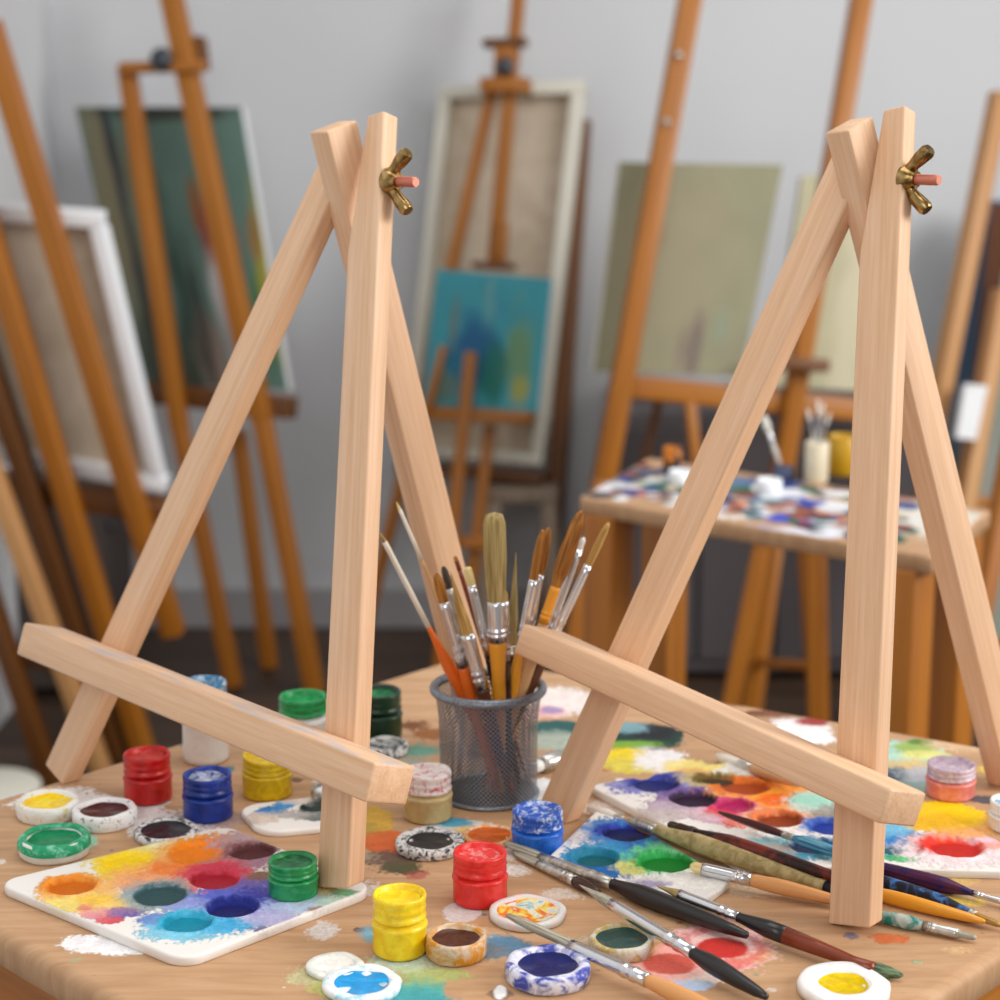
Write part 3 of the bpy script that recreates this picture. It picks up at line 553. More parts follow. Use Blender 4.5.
# metal paint tube behind the cup
def tube_paint(a, b, label):
    A = G(*a, .006); B = G(*b, .006); ax = B-A; L_ = ax.length; root = empty('paint_tube', (A+B)/2-Vector((0, 0, .006)), label, 'paint tube')
    bm = bmesh.new(); rings = []
    for i, (k, w, h) in enumerate([(0, .0045, .0045), (.06, .0062, .0062), (.5, .0068, .0052), (.85, .0075, .0028), (.95, .0078, .0012), (1, .0078, .0010)]):
        rings.append([bm.verts.new((w*math.cos(t*math.pi/8), h*math.sin(t*math.pi/8), k*L_)) for t in range(16)])
    for p, q in zip(rings, rings[1:]):
        for k in range(16): bm.faces.new((p[k], p[(k+1) % 16], q[(k+1) % 16], q[k]))
    bm.faces.new(rings[0]); bm.faces.new(rings[-1])
    fr = frame(A, ax, (0, 0, 1)); bm_link('tube_body', bm, M['oldsilver'], root, fr)
    bm_link('cap', lathe_bm([(0, -.009), (.0036, -.009), (.004, -.001), (.0028, 0), (0, 0)], 16), mat('tube_cap', (230, 230, 226), .4), root, fr)
tube_paint((541, 765), (572, 752), 'crumpled silver paint tube lying behind the mesh cup, right of it')

# ================================================================ BRUSHES
HM = {}
def hm(nm, c, r=.25):
    if nm not in HM: HM[nm] = mat('handle_'+nm, c, r)
    return HM[nm]
def bristle(nm, c1, c2):
    k = 'bristle_'+nm
    if k not in HM:
        m = mat(k, c1, .7); g = N(m); v = coord(g, (900, 900, 25)); n = g.n('ShaderNodeTexNoise', Scale=1.0, Detail=3.0); g.l(v, n.inputs['Vector'])
        g.l(ramp(g, n.outputs[0], [(.35, c1), (.65, c2)]), g.b.inputs['Base Color']); bump(g, n.outputs[0], .0006, .9); HM[k] = m
    return HM[k]
B_tan = bristle('tan', (150, 108, 46), (206, 166, 96)); B_brn = bristle('brown', (122, 70, 14), (186, 124, 44)); B_wht = bristle('white', (214, 208, 196), (244, 240, 230))
B_kha = bristle('khaki', (140, 118, 66), (190, 168, 112)); B_gry = bristle('grey', (130, 124, 110), (190, 184, 166)); B_crm = bristle('cream', (226, 200, 130), (244, 226, 168)); B_drk = bristle('dark', (40, 34, 30), (90, 76, 62)); B_grn = bristle('green', (40, 70, 50), (120, 140, 100)); B_blu = bristle('blue', (20, 90, 140), (110, 180, 200))
H_org = hm('orange', (226, 104, 24)); H_yel = hm('yellow', (232, 156, 40)); H_blk = hm('black', (34, 32, 32), .3); H_brn = hm('brown', (98, 56, 34)); H_dkb = hm('dark_brown', (60, 36, 28)); H_tan = hm('tan', (222, 158, 96)); H_red = hm('red_brown', (128, 56, 30)); H_nat = hm('natural', (206, 160, 112), .5); H_nav = mottled('handle_navy', (34, 26, 84), (84, 30, 60), 60, .4, .6, .25, 0)
H_olv = mottled('handle_olive', (150, 132, 84), (190, 172, 122), 120, .4, .6, .5, .0003); H_bbk = mottled('handle_black_blue', (24, 26, 40), (60, 120, 190), 110, .5, .66, .35, .0003); H_teal = mottled('handle_teal', (30, 130, 120), (190, 200, 190), 130, .42, .6, .4, .0004); H_wht = hm('white', (236, 226, 208), .35); H_drd = mottled('handle_dark_red', (42, 30, 30), (120, 46, 36), 60, .45, .6, .3, 0)
def brush(tip, end, f0, f1, rb, rf, rh, mb, mf, mh, label, group, flat=1.0, shape='round', crimp=True, taper=.35, grip=None, name='paintbrush', roll=None):
    """tip, end: 3D points; f0, f1: where ferrule starts / handle starts along the length from the tip"""
    ax = end-tip; L_ = ax.length
    root = empty(name, tip+ax*.5, label, 'paintbrush', group)
    fr = frame(tip, ax, roll or (0, -1, .2))
    def lz(prof, n=18, sx=1, sy=1): return lathe_bm([(r, z*L_) for r, z in prof], n, 0, 0, sx, sy)
    fy = flat
    if shape == 'point': pr = [(0, 0), (rb*.18, f0*.12), (rb*.5, f0*.4), (rb*.95, f0*.75), (rf*.9, f0*1.0), (rf*.9, f0+.004)]
    elif shape == 'flat': pr = [(0, f0*.0), (rb*.75, f0*.03), (rb*.98, f0*.12), (rb*1.02, f0*.5), (rf*.98, f0), (rf*.9, f0+.004)]
    else: pr = [(0, 0), (rb*.5, f0*.05), (rb*.82, f0*.2), (rb, f0*.5), (rb*.95, f0*.8), (rf*.92, f0), (rf*.9, f0+.004)]
    bm_link('bristles', lz(pr, 24, 1, fy), mb, root, fr)
    fd = f1-f0
    bm = bmesh.new(); prf = [(0, f0), (rf*.97, f0), (rf*1.0, f0+fd*.1), (rf, f0+fd*.62)]
    if crimp: prf += [(rf*1.0, f0+fd*.68), (rf*1.12, f0+fd*.70), (rf*1.12, f0+fd*.73), (rf*.98, f0+fd*.75), (rf*.98, f0+fd*.80), (rf*1.12, f0+fd*.82), (rf*1.12, f0+fd*.85), (rf*1.0, f0+fd*.87)]
    prf += [(rf*1.02, f1), (rf*.9, f1)]
    bm.free(); fo = lathe_bm([(r, z*L_) for r, z in prf], 24)
    for vtx in fo.verts:           # flattened towards the hair
        k = max(0, min(1, 1-(vtx.co.z/L_-f0)/max(fd, 1e-6)*1.25)); vtx.co.y *= 1-(1-fy)*k
    bm_link('ferrule', fo, mf, root, fr)
    hd = 1-f1; g0 = f1
    pr = [(rf*.93, f1), (rf*.96, f1+hd*.03), (rh, f1+hd*.22), (rh*1.0, f1+hd*.36), (rh*.85, f1+hd*.6), (rh*.62, f1+hd*.85), (rh*taper, f1+hd*.985), (0, 1)]
    if grip:
        cut, mg = grip
        # split the profile into two coloured lengths
        zc = f1+hd*cut
        def rat(z):
            for (ra, za), (rb_, zb_) in zip(pr, pr[1:]):
                if za <= z <= zb_: return ra+(rb_-ra)*(z-za)/(zb_-za)
        a = [q for q in pr if q[1] < zc]+[(rat(zc), zc)]; b = [(rat(zc), zc)]+[q for q in pr if q[1] > zc]
        h = bm_link('handle', lz(a+[(0, zc)]), mh, root, fr); bm_link('handle_end', lz([(0, zc)]+b), mg, root, fr)
    else: bm_link('handle', lz([(0, f1)]+pr), mh, root, fr)
    return root
# --- brushes lying on the table
GT = 'paintbrushes lying on the table'
def tbrush(tp, ep, f0, f1, w, mb, mf, mh, label, zt=0, ze=0, ws=(.8, .8), **k):
    """w: handle thickness in pixels"""
    T = G(*tp); r = w/2*depth(T)/F
    T = G(*tp, zt+r*.8); E = G(*ep, ze+r*1.0); k.setdefault('roll', (0, 0, 1))
    return brush(T, E, f0, f1, r*ws[0], r*ws[1], r, mb, mf, mh, label, GT, **k)
S, OS = M['silver'], M['oldsilver']
tbrush((505, 843), (749, 936), .16, .47, 19, B_gry, OS, H_blk, 'brush with grey paint-caked ferrule and thick black handle ending at the salmon red patch', zt=.0005, ws=(.62, .6), flat=.7)
tbrush((514, 852), (600, 893), .3, .72, 12, B_gry, OS, H_dkb, 'short grey stub brush tucked along the black handled brush with caked ferrule', ws=(.8, .9), flat=.8)
tbrush((578, 884), (768, 998), .19, .63, 17, B_gry, S, H_blk, 'brush with long silver ferrule and black handle pointing to the bottom edge', zt=.0135, ze=.0, ws=(.62, .72), shape='point')
tbrush((505, 914), (775, 1040), .27, .56, 17, B_gry, S, H_tan, 'brush with orange handle leaving the photo at the bottom, bristles over the dark blue pan', zt=.008, ws=(.65, .8), flat=.8)
bq = tbrush((655, 885), (875, 970), .12, .40, 17, B_kha, S, H_blk, 'brush with black and red-brown handle tipped with green paint', zt=.007, ws=(.45, .62), shape='point', grip=(.36, H_red), taper=.8)
E_ = G(868, 968, .0035); E2_ = G(904, 976, .0035); bm_link('paint_dab', lathe_bm([(0, 0), (.0035, .001), (.0038, .006), (.003, .011), (.0018, .016), (0, (E2_-E_).length)], 16, .05, 3), B_grn, bq, frame(E_, E2_-E_, (0, 0, 1)), label='green paint clinging to the handle end')
tbrush((690, 866), (850, 903), .08, .39, 15, B_crm, S, H_tan, 'thin brush with bright silver ferrule and orange-tan handle passing behind the right easel post', ws=(.7, .85), zt=.006)
tbrush((587, 808), (700, 846), .26, .34, 11, B_wht, OS, H_nat, 'brush with white bristles and natural tan handle behind the blue and green palette', ws=(1.0, .7), zt=.001)
tbrush((628, 820), (846, 894), .05, .14, 19, B_gry, OS, H_olv, 'thick olive khaki brush handle running from the palette to the right easel post', ws=(.5, .55), taper=.8, zt=.006, grip=(.9, H_bbk))
tbrush((668, 824), (852, 882), .06, .16, 17, B_drk, H_dkb, H_drd, 'dark brown and red handled brush along the near edge of the big palette', ws=(.5, .55), taper=.7, zt=.007, ze=.007)
tbrush((1003, 926), (846, 868), .16, .20, 18, B_tan, OS, H_bbk, 'black handle smeared light blue, right of the right easel post, tan bristles', ws=(.45, .6), taper=.8)
tbrush((1030, 909), (846, 858), .14, .29, 17, B_drk, S, H_nav, 'navy and purple handled brush leaving the photo at the right edge', ws=(.45, .4), taper=.8)
tbrush((862, 890), (986, 922), .02, .05, 15, B_tan, OS, H_yel, 'yellow-orange handle pointing right, between the black-blue and the teal brush', ws=(.8, .85), taper=.3)
tbrush((977, 938), (862, 912), .16, .46, 15, B_gry, OS, H_teal, 'brush smeared teal green at the foot of the right easel post', ws=(.5, .72), taper=.9)
tbrush((852, 858), (718, 812), .42, .5, 9, B_blu, OS, hm('maroon', (70, 24, 26)), 'thin maroon handled brush with blue paint bristles, lying on the big palette', zt=.0075, ze=.0085, ws=(1.4, .8))
tbrush((716, 756), (800, 785), .3, .45, 12, B_wht, OS, H_nat, 'white bristled brush under the middle of the right easel ledge', ws=(.9, .8), zt=.0, ze=.009)

# --- cup
pb, rb_, _ = where(440, 537, 690, 811); tb0 = depth(pb)
cup = empty('brush_cup', pb, 'dark grey wire mesh cup holding paintbrushes, between the two easels', 'cup')
dpp = CAM-pb; cd = math.hypot(dpp.x, dpp.y)/dpp.length
ch = (500+0-0)  # solve the height so that the rim centre lands on y = 687
h_ = .05
for _ in range(30):
    q = pb+Vector((0, 0, h_)); z = q-CAM; yy = 500-F*(z.y*sP+z.z*cP)/depth(q); h_ += (yy-688)*depth(q)/F
rr = 53.5*depth(pb+Vector((0, 0, h_)))/F
mesh_m = mat('wire_mesh', (124, 130, 140), .35, .5); g = N(mesh_m)
tc = g.n('ShaderNodeTexCoord'); mp = g.n('ShaderNodeSeparateXYZ'); g.l(tc.outputs['Object'], mp.inputs[0])
an = g.n('ShaderNodeMath', operation='ARCTAN2'); g.l(mp.outputs[1], an.inputs[0]); g.l(mp.outputs[0], an.inputs[1])
au = g.n('ShaderNodeMath', operation='MULTIPLY'); g.l(an.outputs[0], au.inputs[0]); au.inputs[1].default_value = 66/2
zu = g.n('ShaderNodeMath', operation='MULTIPLY'); g.l(mp.outputs[2], zu.inputs[0]); zu.inputs[1].default_value = 66/2/.031
def cosn(a, b, op):
    s = g.n('ShaderNodeMath', operation=op); g.l(a, s.inputs[0]); g.l(b, s.inputs[1]); c = g.n('ShaderNodeMath', operation='COSINE'); g.l(s.outputs[0], c.inputs[0])
    ab = g.n('ShaderNodeMath', operation='ABSOLUTE'); g.l(c.outputs[0], ab.inputs[0]); return ab.outputs[0]
c1 = cosn(au.outputs[0], zu.outputs[0], 'ADD'); c2 = cosn(au.outputs[0], zu.outputs[0], 'SUBTRACT')
mn = g.n('ShaderNodeMath', operation='MINIMUM'); g.l(c1, mn.inputs[0]); g.l(c2, mn.inputs[1])
gt = g.n('ShaderNodeMath', operation='LESS_THAN'); g.l(mn.outputs[0], gt.inputs[0]); gt.inputs[1].default_value = .55
g.l(gt.outputs[0], g.b.inputs['Alpha'])
R0 = rb_; 
body = lathe_bm([(R0, .001), (R0*1.005, h_*.25), (R0*1.0, h_*.4), (R0*1.02, h_*.75), (rr, h_-.001)], 72)
bm_link('mesh_body', body, mesh_m, cup, Matrix.Translation(pb))
bm_link('cup_floor', lathe_bm([(0, .0006), (R0*.98, .0006), (R0*.98, .0014), (0, .0014)], 48), M['darkmetal'], cup, Matrix.Translation(pb))
rimm = mottled('speckled_grey_metal', (110, 116, 124), (150, 156, 164), 900, .4, .6, .4, .0002, .5, 2.0)
def torus(R, r, z, sz=1): return lathe_bm([(R+r*math.cos(a*math.pi/6), z+sz*r*math.sin(a*math.pi/6)) for a in range(13)], 72)
bm_link('rim', torus(rr+.0006, .0027, h_, 1.1), rimm, cup, Matrix.Translation(pb))
bm_link('base_ring', torus(R0+.0003, .0014, .0016), rimm, cup, Matrix.Translation(pb))
# --- brushes standing in the cup
GC = 'paintbrushes standing in the mesh cup'
def cbrush(tip, rimp, dy, f0, f1, w, mb, mf, mh, label, ws=(1, 1), **k):
    """tip / rimp: pixels of the hair tip and of the point where the brush passes the rim; dy: distance behind the cup axis"""
    Tp = at(tip[0], tip[1], pb.y+dy*1.6); Rp = at(rimp[0], rimp[1], pb.y+dy)
    d = (Rp-Tp).normalized(); E = Rp+d*((Rp.z-(TZ+.004))/-d.z)
    off = Vector((E.x-pb.x, E.y-pb.y)); m = R0*.86
    if off.length > m: off = off*(m/off.length); E = Vector((pb.x+off.x, pb.y+off.y, E.z))
    r = w/2*depth(Rp)/F
    return brush(Tp, E, f0, f1, r*ws[0], r*ws[1], r, mb, mf, mh, label, GC, **k)
cbrush((379, 531), (463, 694), -.008, .04, .36, 13, B_tan, H_wht, H_org, 'leftmost brush in the cup, white upper shaft and orange handle', ws=(.3, .42), crimp=False, shape='point')
cbrush((396, 501), (478, 690), -.002, .03, .2, 8, B_crm, H_wht, H_nat, 'tallest thin brush on the left of the cup, pale wood shaft', ws=(.4, .5), crimp=False, shape='point')
cbrush((436, 573), (470, 694), -.014, .13, .42, 12, B_brn, S, H_org, 'short brush with brown bristles, silver ferrule and orange handle in the cup', ws=(.85, .9), flat=.6)
cbrush((443, 566), (481, 690), .004, .1, .4, 10, B_drk, OS, H_dkb, 'short dark bristled brush behind the brown one in the cup', ws=(.8, .9), flat=.7)
cbrush((450, 570), (484, 696), -.016, .28, .52, 13, B_tan, S, H_brn, 'brush with long tan bristles, silver ferrule and brown handle in the cup', ws=(.9, 1.1), flat=.55, shape='point')
cbrush((455, 556), (500, 690), .012, .02, .06, 6, B_brn, H_red, H_red, 'thin red-brown stick brush rising behind the cluster in the cup', ws=(.7, .8), crimp=False)
cbrush((467, 567), (498, 694), -.004, .08, .40, 10, B_crm, S, H_blk, 'small cream bristled brush with silver ferrule and black handle in the cup', ws=(.85, .9), flat=.7, shape='flat')
cbrush((494, 512), (499, 698), -.012, .31, .45, 14, B_kha, S, H_yel, 'big wide khaki bristled brush standing upright at the centre of the cup', ws=(1.6, 1.3), flat=.6, shape='flat')
cbrush((503, 590), (506, 696), -.008, .05, .34, 11, B_tan, S, H_dkb, 'silver ferruled brush with brown handle right beside the big khaki one', ws=(.9, 1), flat=.8)
cbrush((516, 551), (510, 690), .008,   .40, .44, 14, B_kha, OS, H_blk, 'pale grey bristled blade brush right of the big khaki one', ws=(.8, .7), flat=.5, shape='point')
cbrush((543, 529), (511, 697), -.004, .19, .44, 12, B_brn, S, H_yel, 'brown bristled brush with silver ferrule and yellow-orange handle, left of a twin', ws=(.8, .75), flat=.7)
cbrush((549, 527), (519, 692), .004, .18, .42, 11, B_brn, S, H_yel, 'brown bristled brush with silver ferrule and orange handle, right one of the twins', ws=(.9, .7), flat=.7)
cbrush((582, 510), (517, 700), .0, .27, .40, 14, B_brn, H_yel, H_nat, 'brush with large bushy golden brown bristles and yellow ferrule, right side of the cup', ws=(1.15, .75), flat=.7)
cbrush((584, 537), (528, 690), .01, .05, .42, 9, B_wht, S, H_yel, 'white bristled brush with long silver ferrule just right of the bushy golden brush', ws=(.7, .9))
cbrush((609, 522), (526, 696), .002, .16, .45, 11, B_tan, S, H_brn, 'rightmost brush in the cup, tan bristles, silver ferrule and brown handle', ws=(.75, .75), flat=.8)
# ================================================================ BACKGROUND
class PL:
    def __init__(s, fx, fy, yaw, lean, o=None):
        s.o = o or GF(fx, fy); y = math.radians(yaw); l = math.radians(lean)
        s.s = Vector((math.cos(y), math.sin(y), 0)); s.b = Vector((-s.s.y, s.s.x, 0))
        s.n = (s.b*math.cos(l)-Vector((0, 0, 1))*math.sin(l)).normalized()
    def p(s, x, y, off=0): return onplane(x, y, s.o+s.n*off, s.n)
def pbeam(name, pl, a, b, wpx, mt, parent, off=0, t=.03, floor=False, label=None):
    A = pl.p(*a, off); B = pl.p(*b, off)
    if floor: d = (B-A).normalized(); B = A+d*((A.z-.004)/-d.z)
    w = .84*wpx*(depth(A)+depth(B))/2/F
    return beam(name, B, A, w, t, pl.n, mt, parent, .002, label)
def picture(quad, pl, th, base, splats, edge, label, name='painting', cat='painting', group=None, n=90, rough=.6):
    """quad TL,TR,BR,BL in 3D; splats in u (0..1 left to right), v (0..1 top to bottom)"""
    TL, TR, BR, BL = quad; ctr_ = (BL+BR)/2
    root = empty(name, ctr_, label, cat, group)
    U, V = np.meshgrid(np.linspace(0, 1, n), np.linspace(0, 1, n), indexing='ij')
    col = np.zeros(U.shape+(3,))+np.array(lin(base)); col *= (1+.22*(fbm(U+.3, V*1.0, 7, 4)-.5))[..., None]
    for k, (u, v, ru, rv, c, st) in enumerate(splats):
        d = np.sqrt(((U-u)/ru)**2+((V-v)/rv)**2)+1.1*(fbm(U+k*.7, V*.5-k*.3, 9, 3)-.5)
        m = np.clip((1.15-d)/.6, 0, 1)*st; col = col*(1-m[..., None])+np.array(lin(c))*m[..., None]
    P = [[None]*n for _ in range(n)]
    a = np.array
    TLa, TRa, BRa, BLa = a(TL), a(TR), a(BR), a(BL)
    pos = (1-U)[..., None]*(1-V)[..., None]*TLa+U[..., None]*(1-V)[..., None]*TRa+U[..., None]*V[..., None]*BRa+(1-U)[..., None]*V[..., None]*BLa
    idx = np.arange(n*n).reshape(n, n)
    f = np.stack([idx[:-1, :-1], idx[:-1, 1:], idx[1:, 1:], idx[1:, :-1]], -1).reshape(-1, 4)
    me = bpy.data.meshes.new('painted_surface'); me.from_pydata((pos.reshape(-1, 3)-np.array(ctr_)).tolist(), [], f.tolist())
    at_ = me.color_attributes.new('Col', 'FLOAT_COLOR', 'POINT'); at_.data.foreach_set('color', np.concatenate([col.reshape(-1, 3), np.ones((n*n, 1))], 1).astype(np.float32).ravel())
    link('painted_surface', me, M['canvas_paint'], root, Matrix.Translation(ctr_), False)
    bm = bmesh.new(); nn_ = pl.n*th; ins = pl.n*.0006
    fr_ = [bm.verts.new(q+ins-ctr_) for q in quad]; bk = [bm.verts.new(q+nn_-ctr_) for q in quad]
    for i in range(4): bm.faces.new((fr_[i], fr_[(i+1) % 4], bk[(i+1) % 4], bk[i]))
    bm.faces.new(bk); bm.faces.new(fr_[::-1])
    bm_link('canvas_edge', bm, edge, root, Matrix.Translation(ctr_), False)
    return root
cpm = mat('canvas_paint', (255, 255, 255), .6); g = N(cpm); at_ = g.n('ShaderNodeAttribute'); at_.attribute_name = 'Col'; g.l(at_.outputs['Color'], g.b.inputs['Base Color']); M['canvas_paint'] = cpm
M['cwhite'] = mat('canvas_white', (240, 243, 246), .7); M['linen'] = mottled('raw_linen', (196, 180, 158), (210, 196, 176), 12, .4, .6, .85, 0); M['cream'] = mat('cream_edge', (224, 222, 208), .7)
def canvas_back(quad, pl, bar, th, mb, mp, label, group=None):
    TL, TR, BR, BL = quad; c_ = (BL+BR)/2; root = empty('blank_canvas', c_, label, 'canvas', group)
    n = pl.n
    def lerp(a, b, w): return a+(b-a).normalized()*w
    for a, b in ((TL, TR), (BL, BR)):
        i = (BL-TL).normalized()*(bar/2)*(1 if a is TL else -1)
        beam('stretcher_bar', a+i+n*(th/2), b+i+n*(th/2), bar, th, n, mb, root, .003)
    for a, b in ((TL, BL), (TR, BR)):
        i = (TR-TL).normalized()*(bar/2)*(1 if a is TL else -1); d = (b-a).normalized()*bar*.98
        beam('stretcher_bar', a+i+d+n*(th/2), b+i-d+n*(th/2), bar, th, n, mb, root, .003)
    bm = bmesh.new(); k = bar*.9; rx = (TR-TL).normalized(); dy = (BL-TL).normalized()
    q = [TL+rx*k+dy*k, TR-rx*k+dy*k, BR-rx*k-dy*k, BL+rx*k-dy*k]
    A = [bm.verts.new(p+n*(th*.72)-c_) for p in q]; B_ = [bm.verts.new(p+n*(th*.85)-c_) for p in q]
    bm.faces.new(A); bm.faces.new(B_[::-1])
    for i in range(4): bm.faces.new((A[i], A[(i+1) % 4], B_[(i+1) % 4], B_[i]))
    bm_link('canvas_panel', bm, mp, root, Matrix.Translation(c_), False)
    return root
def knob(P, n, r, mt, parent, name='knob'): bm_link(name, lathe_bm([(0, 0), (r, 0), (r*1.1, r*.4), (r*.9, r*.9), (0, r*1.0)], 14), mt, parent, frame(P, n, (0, 0, 1)))
ST, SD = M['studio'], M['studio_dark']
GE = 'tall studio easels standing in the background'
# --- easel at the far left, seen from behind, carrying a blank canvas
p = PL(150, 752, -6, -8)
e = empty('studio_easel', p.o, 'tall orange-brown studio easel at the far left of the photo, with the white edged canvas', 'easel', GE)
pbeam('mast', p, (-12, 22), (174, 634), 25, ST, e, -.045, .04)
pbeam('leg', p, (-40, 135), (110, 640), 24, ST, e, -.045, .04, True)
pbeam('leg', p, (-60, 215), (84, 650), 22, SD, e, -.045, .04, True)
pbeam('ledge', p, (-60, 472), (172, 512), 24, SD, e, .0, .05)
canvas_back([p.p(-95, 199), p.p(101, 213), p.p(166, 494), p.p(-60, 452)], p, .028, .03, M['cwhite'], M['linen'], 'blank canvas with white edges seen from behind, on the far left easel')
p2_ = PL(90, 790, -5, -6)
e = empty('studio_easel', p2_.o, 'light tan easel cropped by the left edge of the photo, below the blank canvas', 'easel', GE)
pbeam('leg', p2_, (-25, 425), (72, 690), 20, M['tan'], e, 0, .035, True)
pbeam('leg', p2_, (-70, 420), (24, 700), 22, SD, e, 0, .035, True)
pbeam('crossbar', p2_, (-40, 640), (66, 668), 16, SD, e, .03, .02)
# small pale stool at the lower left
so = Vector((at(-12, 790, 2.75).x, 2.75, 0)); st_ = empty('wooden_stool', so, 'pale wooden stool low at the left edge behind the work table', 'stool')
stop = at(-12, 784, 2.75)
bm_link('seat', lathe_bm([(0, -.02), (.07, -.02), (.08, -.014), (.08, -.004), (.074, 0), (0, 0)], 36), M['cream'], st_, Matrix.Translation((so.x, so.y, stop.z)))
for sx, sy in ((-1, -1), (1, -1), (1, 1), (-1, 1)):
    beam('leg', Vector((so.x+sx*.09, so.y+sy*.09, 0)), Vector((so.x+sx*.045, so.y+sy*.045, stop.z-.019)), .028, .028, (1, 0, 0), M['grey_wood'], st_, .003)
# --- second easel with the dark painting
p = PL(315, 692, -13, 8)
e = empty('studio_easel', p.o, 'tall studio easel holding the dark green painting, second from the left', 'easel', GE)
pbeam('mast', p, (166, -30), (262, 420), 24, ST, e, -.02, .04); pbeam('leg', p, (262, 418), (315, 692), 20, ST, e, -.02, .036, True)
pbeam('mast', p, (127, 66), (180, 430), 19, ST, e, -.02, .035); pbeam('leg', p, (180, 428), (231, 672), 18, ST, e, -.02, .033, True)
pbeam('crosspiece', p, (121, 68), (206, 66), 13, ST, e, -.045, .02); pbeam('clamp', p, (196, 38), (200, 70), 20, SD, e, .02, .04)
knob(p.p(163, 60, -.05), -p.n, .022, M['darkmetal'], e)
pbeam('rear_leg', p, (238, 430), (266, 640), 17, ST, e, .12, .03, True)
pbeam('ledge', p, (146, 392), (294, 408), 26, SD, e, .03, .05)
q = [p.p(75, 107, .05), p.p(241, 107, .05), p.p(288, 390, .05), p.p(138, 384, .05)]
picture(q, p, .03, (96, 128, 118), [(.1, .3, .12, .6, (136, 126, 96), .9), (.17, .4, .035, .9, (36, 46, 56), .95), (.3, .5, .10, .6, (104, 94, 58), .8), (.5, .02, .7, .03, (50, 50, 44), .9), (.42, .7, .05, .5, (30, 60, 50), .8), (.25, .9, .2, .2, (60, 58, 42), .8), (.62, .34, .04, .1, (146, 92, 40), .9), (.66, .47, .05, .12, (150, 70, 56), .9), (.8, .45, .07, .1, (140, 92, 86), .7), (.66, .66, .05, .18, (206, 204, 206), .9), (.8, .68, .04, .2, (176, 186, 192), .8), (.55, .9, .1, .2, (160, 140, 128), .85), (.74, .85, .07, .25, (50, 110, 130), .9), (.68, .85, .04, .2, (180, 174, 176), .8), (.93, .72, .05, .2, (60, 120, 60), .9), (1.0, .62, .06, .3, (170, 160, 50), .9), (.95, .45, .05, .1, (150, 110, 60), .8), (.5, .75, .06, .3, (40, 44, 44), .7)], M['cwhite'], 'dark green abstract painting with ochre and red strokes on the second easel from left')
# --- centre easel
p = PL(470, 668, -12, 8)
e = empty('studio_easel', p.o, 'studio easel in the centre background holding the blue-green painting', 'easel', GE)
pbeam('mast', p, (521, -30), (494, 265), 14, ST, e, -.01, .035)
pbeam('clamp', p, (484, 44), (527, 42), 9, SD, e, -.03, .04); pbeam('clamp', p, (505, 46), (503, 84), 22, ST, e, -.03, .03); pbeam('clamp', p, (482, 86), (530, 86), 17, ST, e, -.035, .05)
knob(p.p(506, 67, -.05), -p.n, .018, M['darkmetal'], e)
pbeam('leg', p, (492, 92), (428, 372), 12, ST, e, 0, .03); pbeam('leg', p, (428, 370), (404, 470), 12, ST, e, 0, .03, True)
pbeam('mast', p, (504, 222), (501, 262), 11, ST, e, -.04, .02)
pbeam('clamp', p, (474, 265), (514, 267), 8, SD, e, -.05, .05)
pbeam('upright', p, (471, 352), (448, 580), 14, ST, e, -.13, .02, True); pbeam('upright', p, (444, 346), (428, 410), 9, ST, e, -.13, .02)
pbeam('upright', p, (490, 425), (474, 562), 13, ST, e, -.07, .02, True)
pbeam('ledge', p, (422, 412), (532, 418), 15, ST, e, -.09, .07); pbeam('crossbar', p, (440, 541), (492, 543), 14, ST, e, -.1, .02)
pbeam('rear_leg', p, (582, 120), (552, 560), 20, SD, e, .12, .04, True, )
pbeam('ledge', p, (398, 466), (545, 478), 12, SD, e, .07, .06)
canvas_back([p.p(439, 86, .05), p.p(584, 80, .05), p.p(541, 466, .05), p.p(400, 456, .05)], p, .026, .05, M['cream'], M['linen'], 'large blank canvas with cream edges behind the blue-green painting')
q = [p.p(437, 269, -.075), p.p(552, 279, -.075), p.p(538, 412, -.075), p.p(421, 405, -.075)]
picture(q, p, .025, (58, 156, 172), [(.45, .6, .26, .3, (16, 96, 146), .95), (.6, .72, .13, .25, (10, 116, 100), .9), (.8, .55, .14, .35, (110, 150, 100), .85), (.82, .85, .1, .14, (170, 168, 70), .85), (.97, .6, .05, .5, (60, 160, 176), .8), (.2, .4, .04, .22, (120, 116, 100), .7), (.2, .85, .16, .14, (110, 128, 110), .8), (.5, .2, .06, .2, (110, 164, 168), .6)], M['cwhite'], 'small blue-green abstract painting on the centre easel')
# grey stand behind
so = Vector((at(520, 600, 3.98).x, 3.98, 0)); st_ = empty('wooden_stand', so, 'grey-beige wooden stand behind the brushes, under the large blank canvas', 'stand')
zt = at(520, 482, so.y).z
bm_link('top', box_bm(.16, .16, zt-.03, zt, .004, cx=so.x, cy=so.y), M['grey_wood'], st_)
for sx, sy in ((-1, -1), (1, -1), (1, 1), (-1, 1)): beam('leg', Vector((so.x+sx*.075, so.y+sy*.075, 0)), Vector((so.x+sx*.06, so.y+sy*.06, zt-.029)), .035, .035, (1, 0, 0), M['grey_wood'], st_, .003)
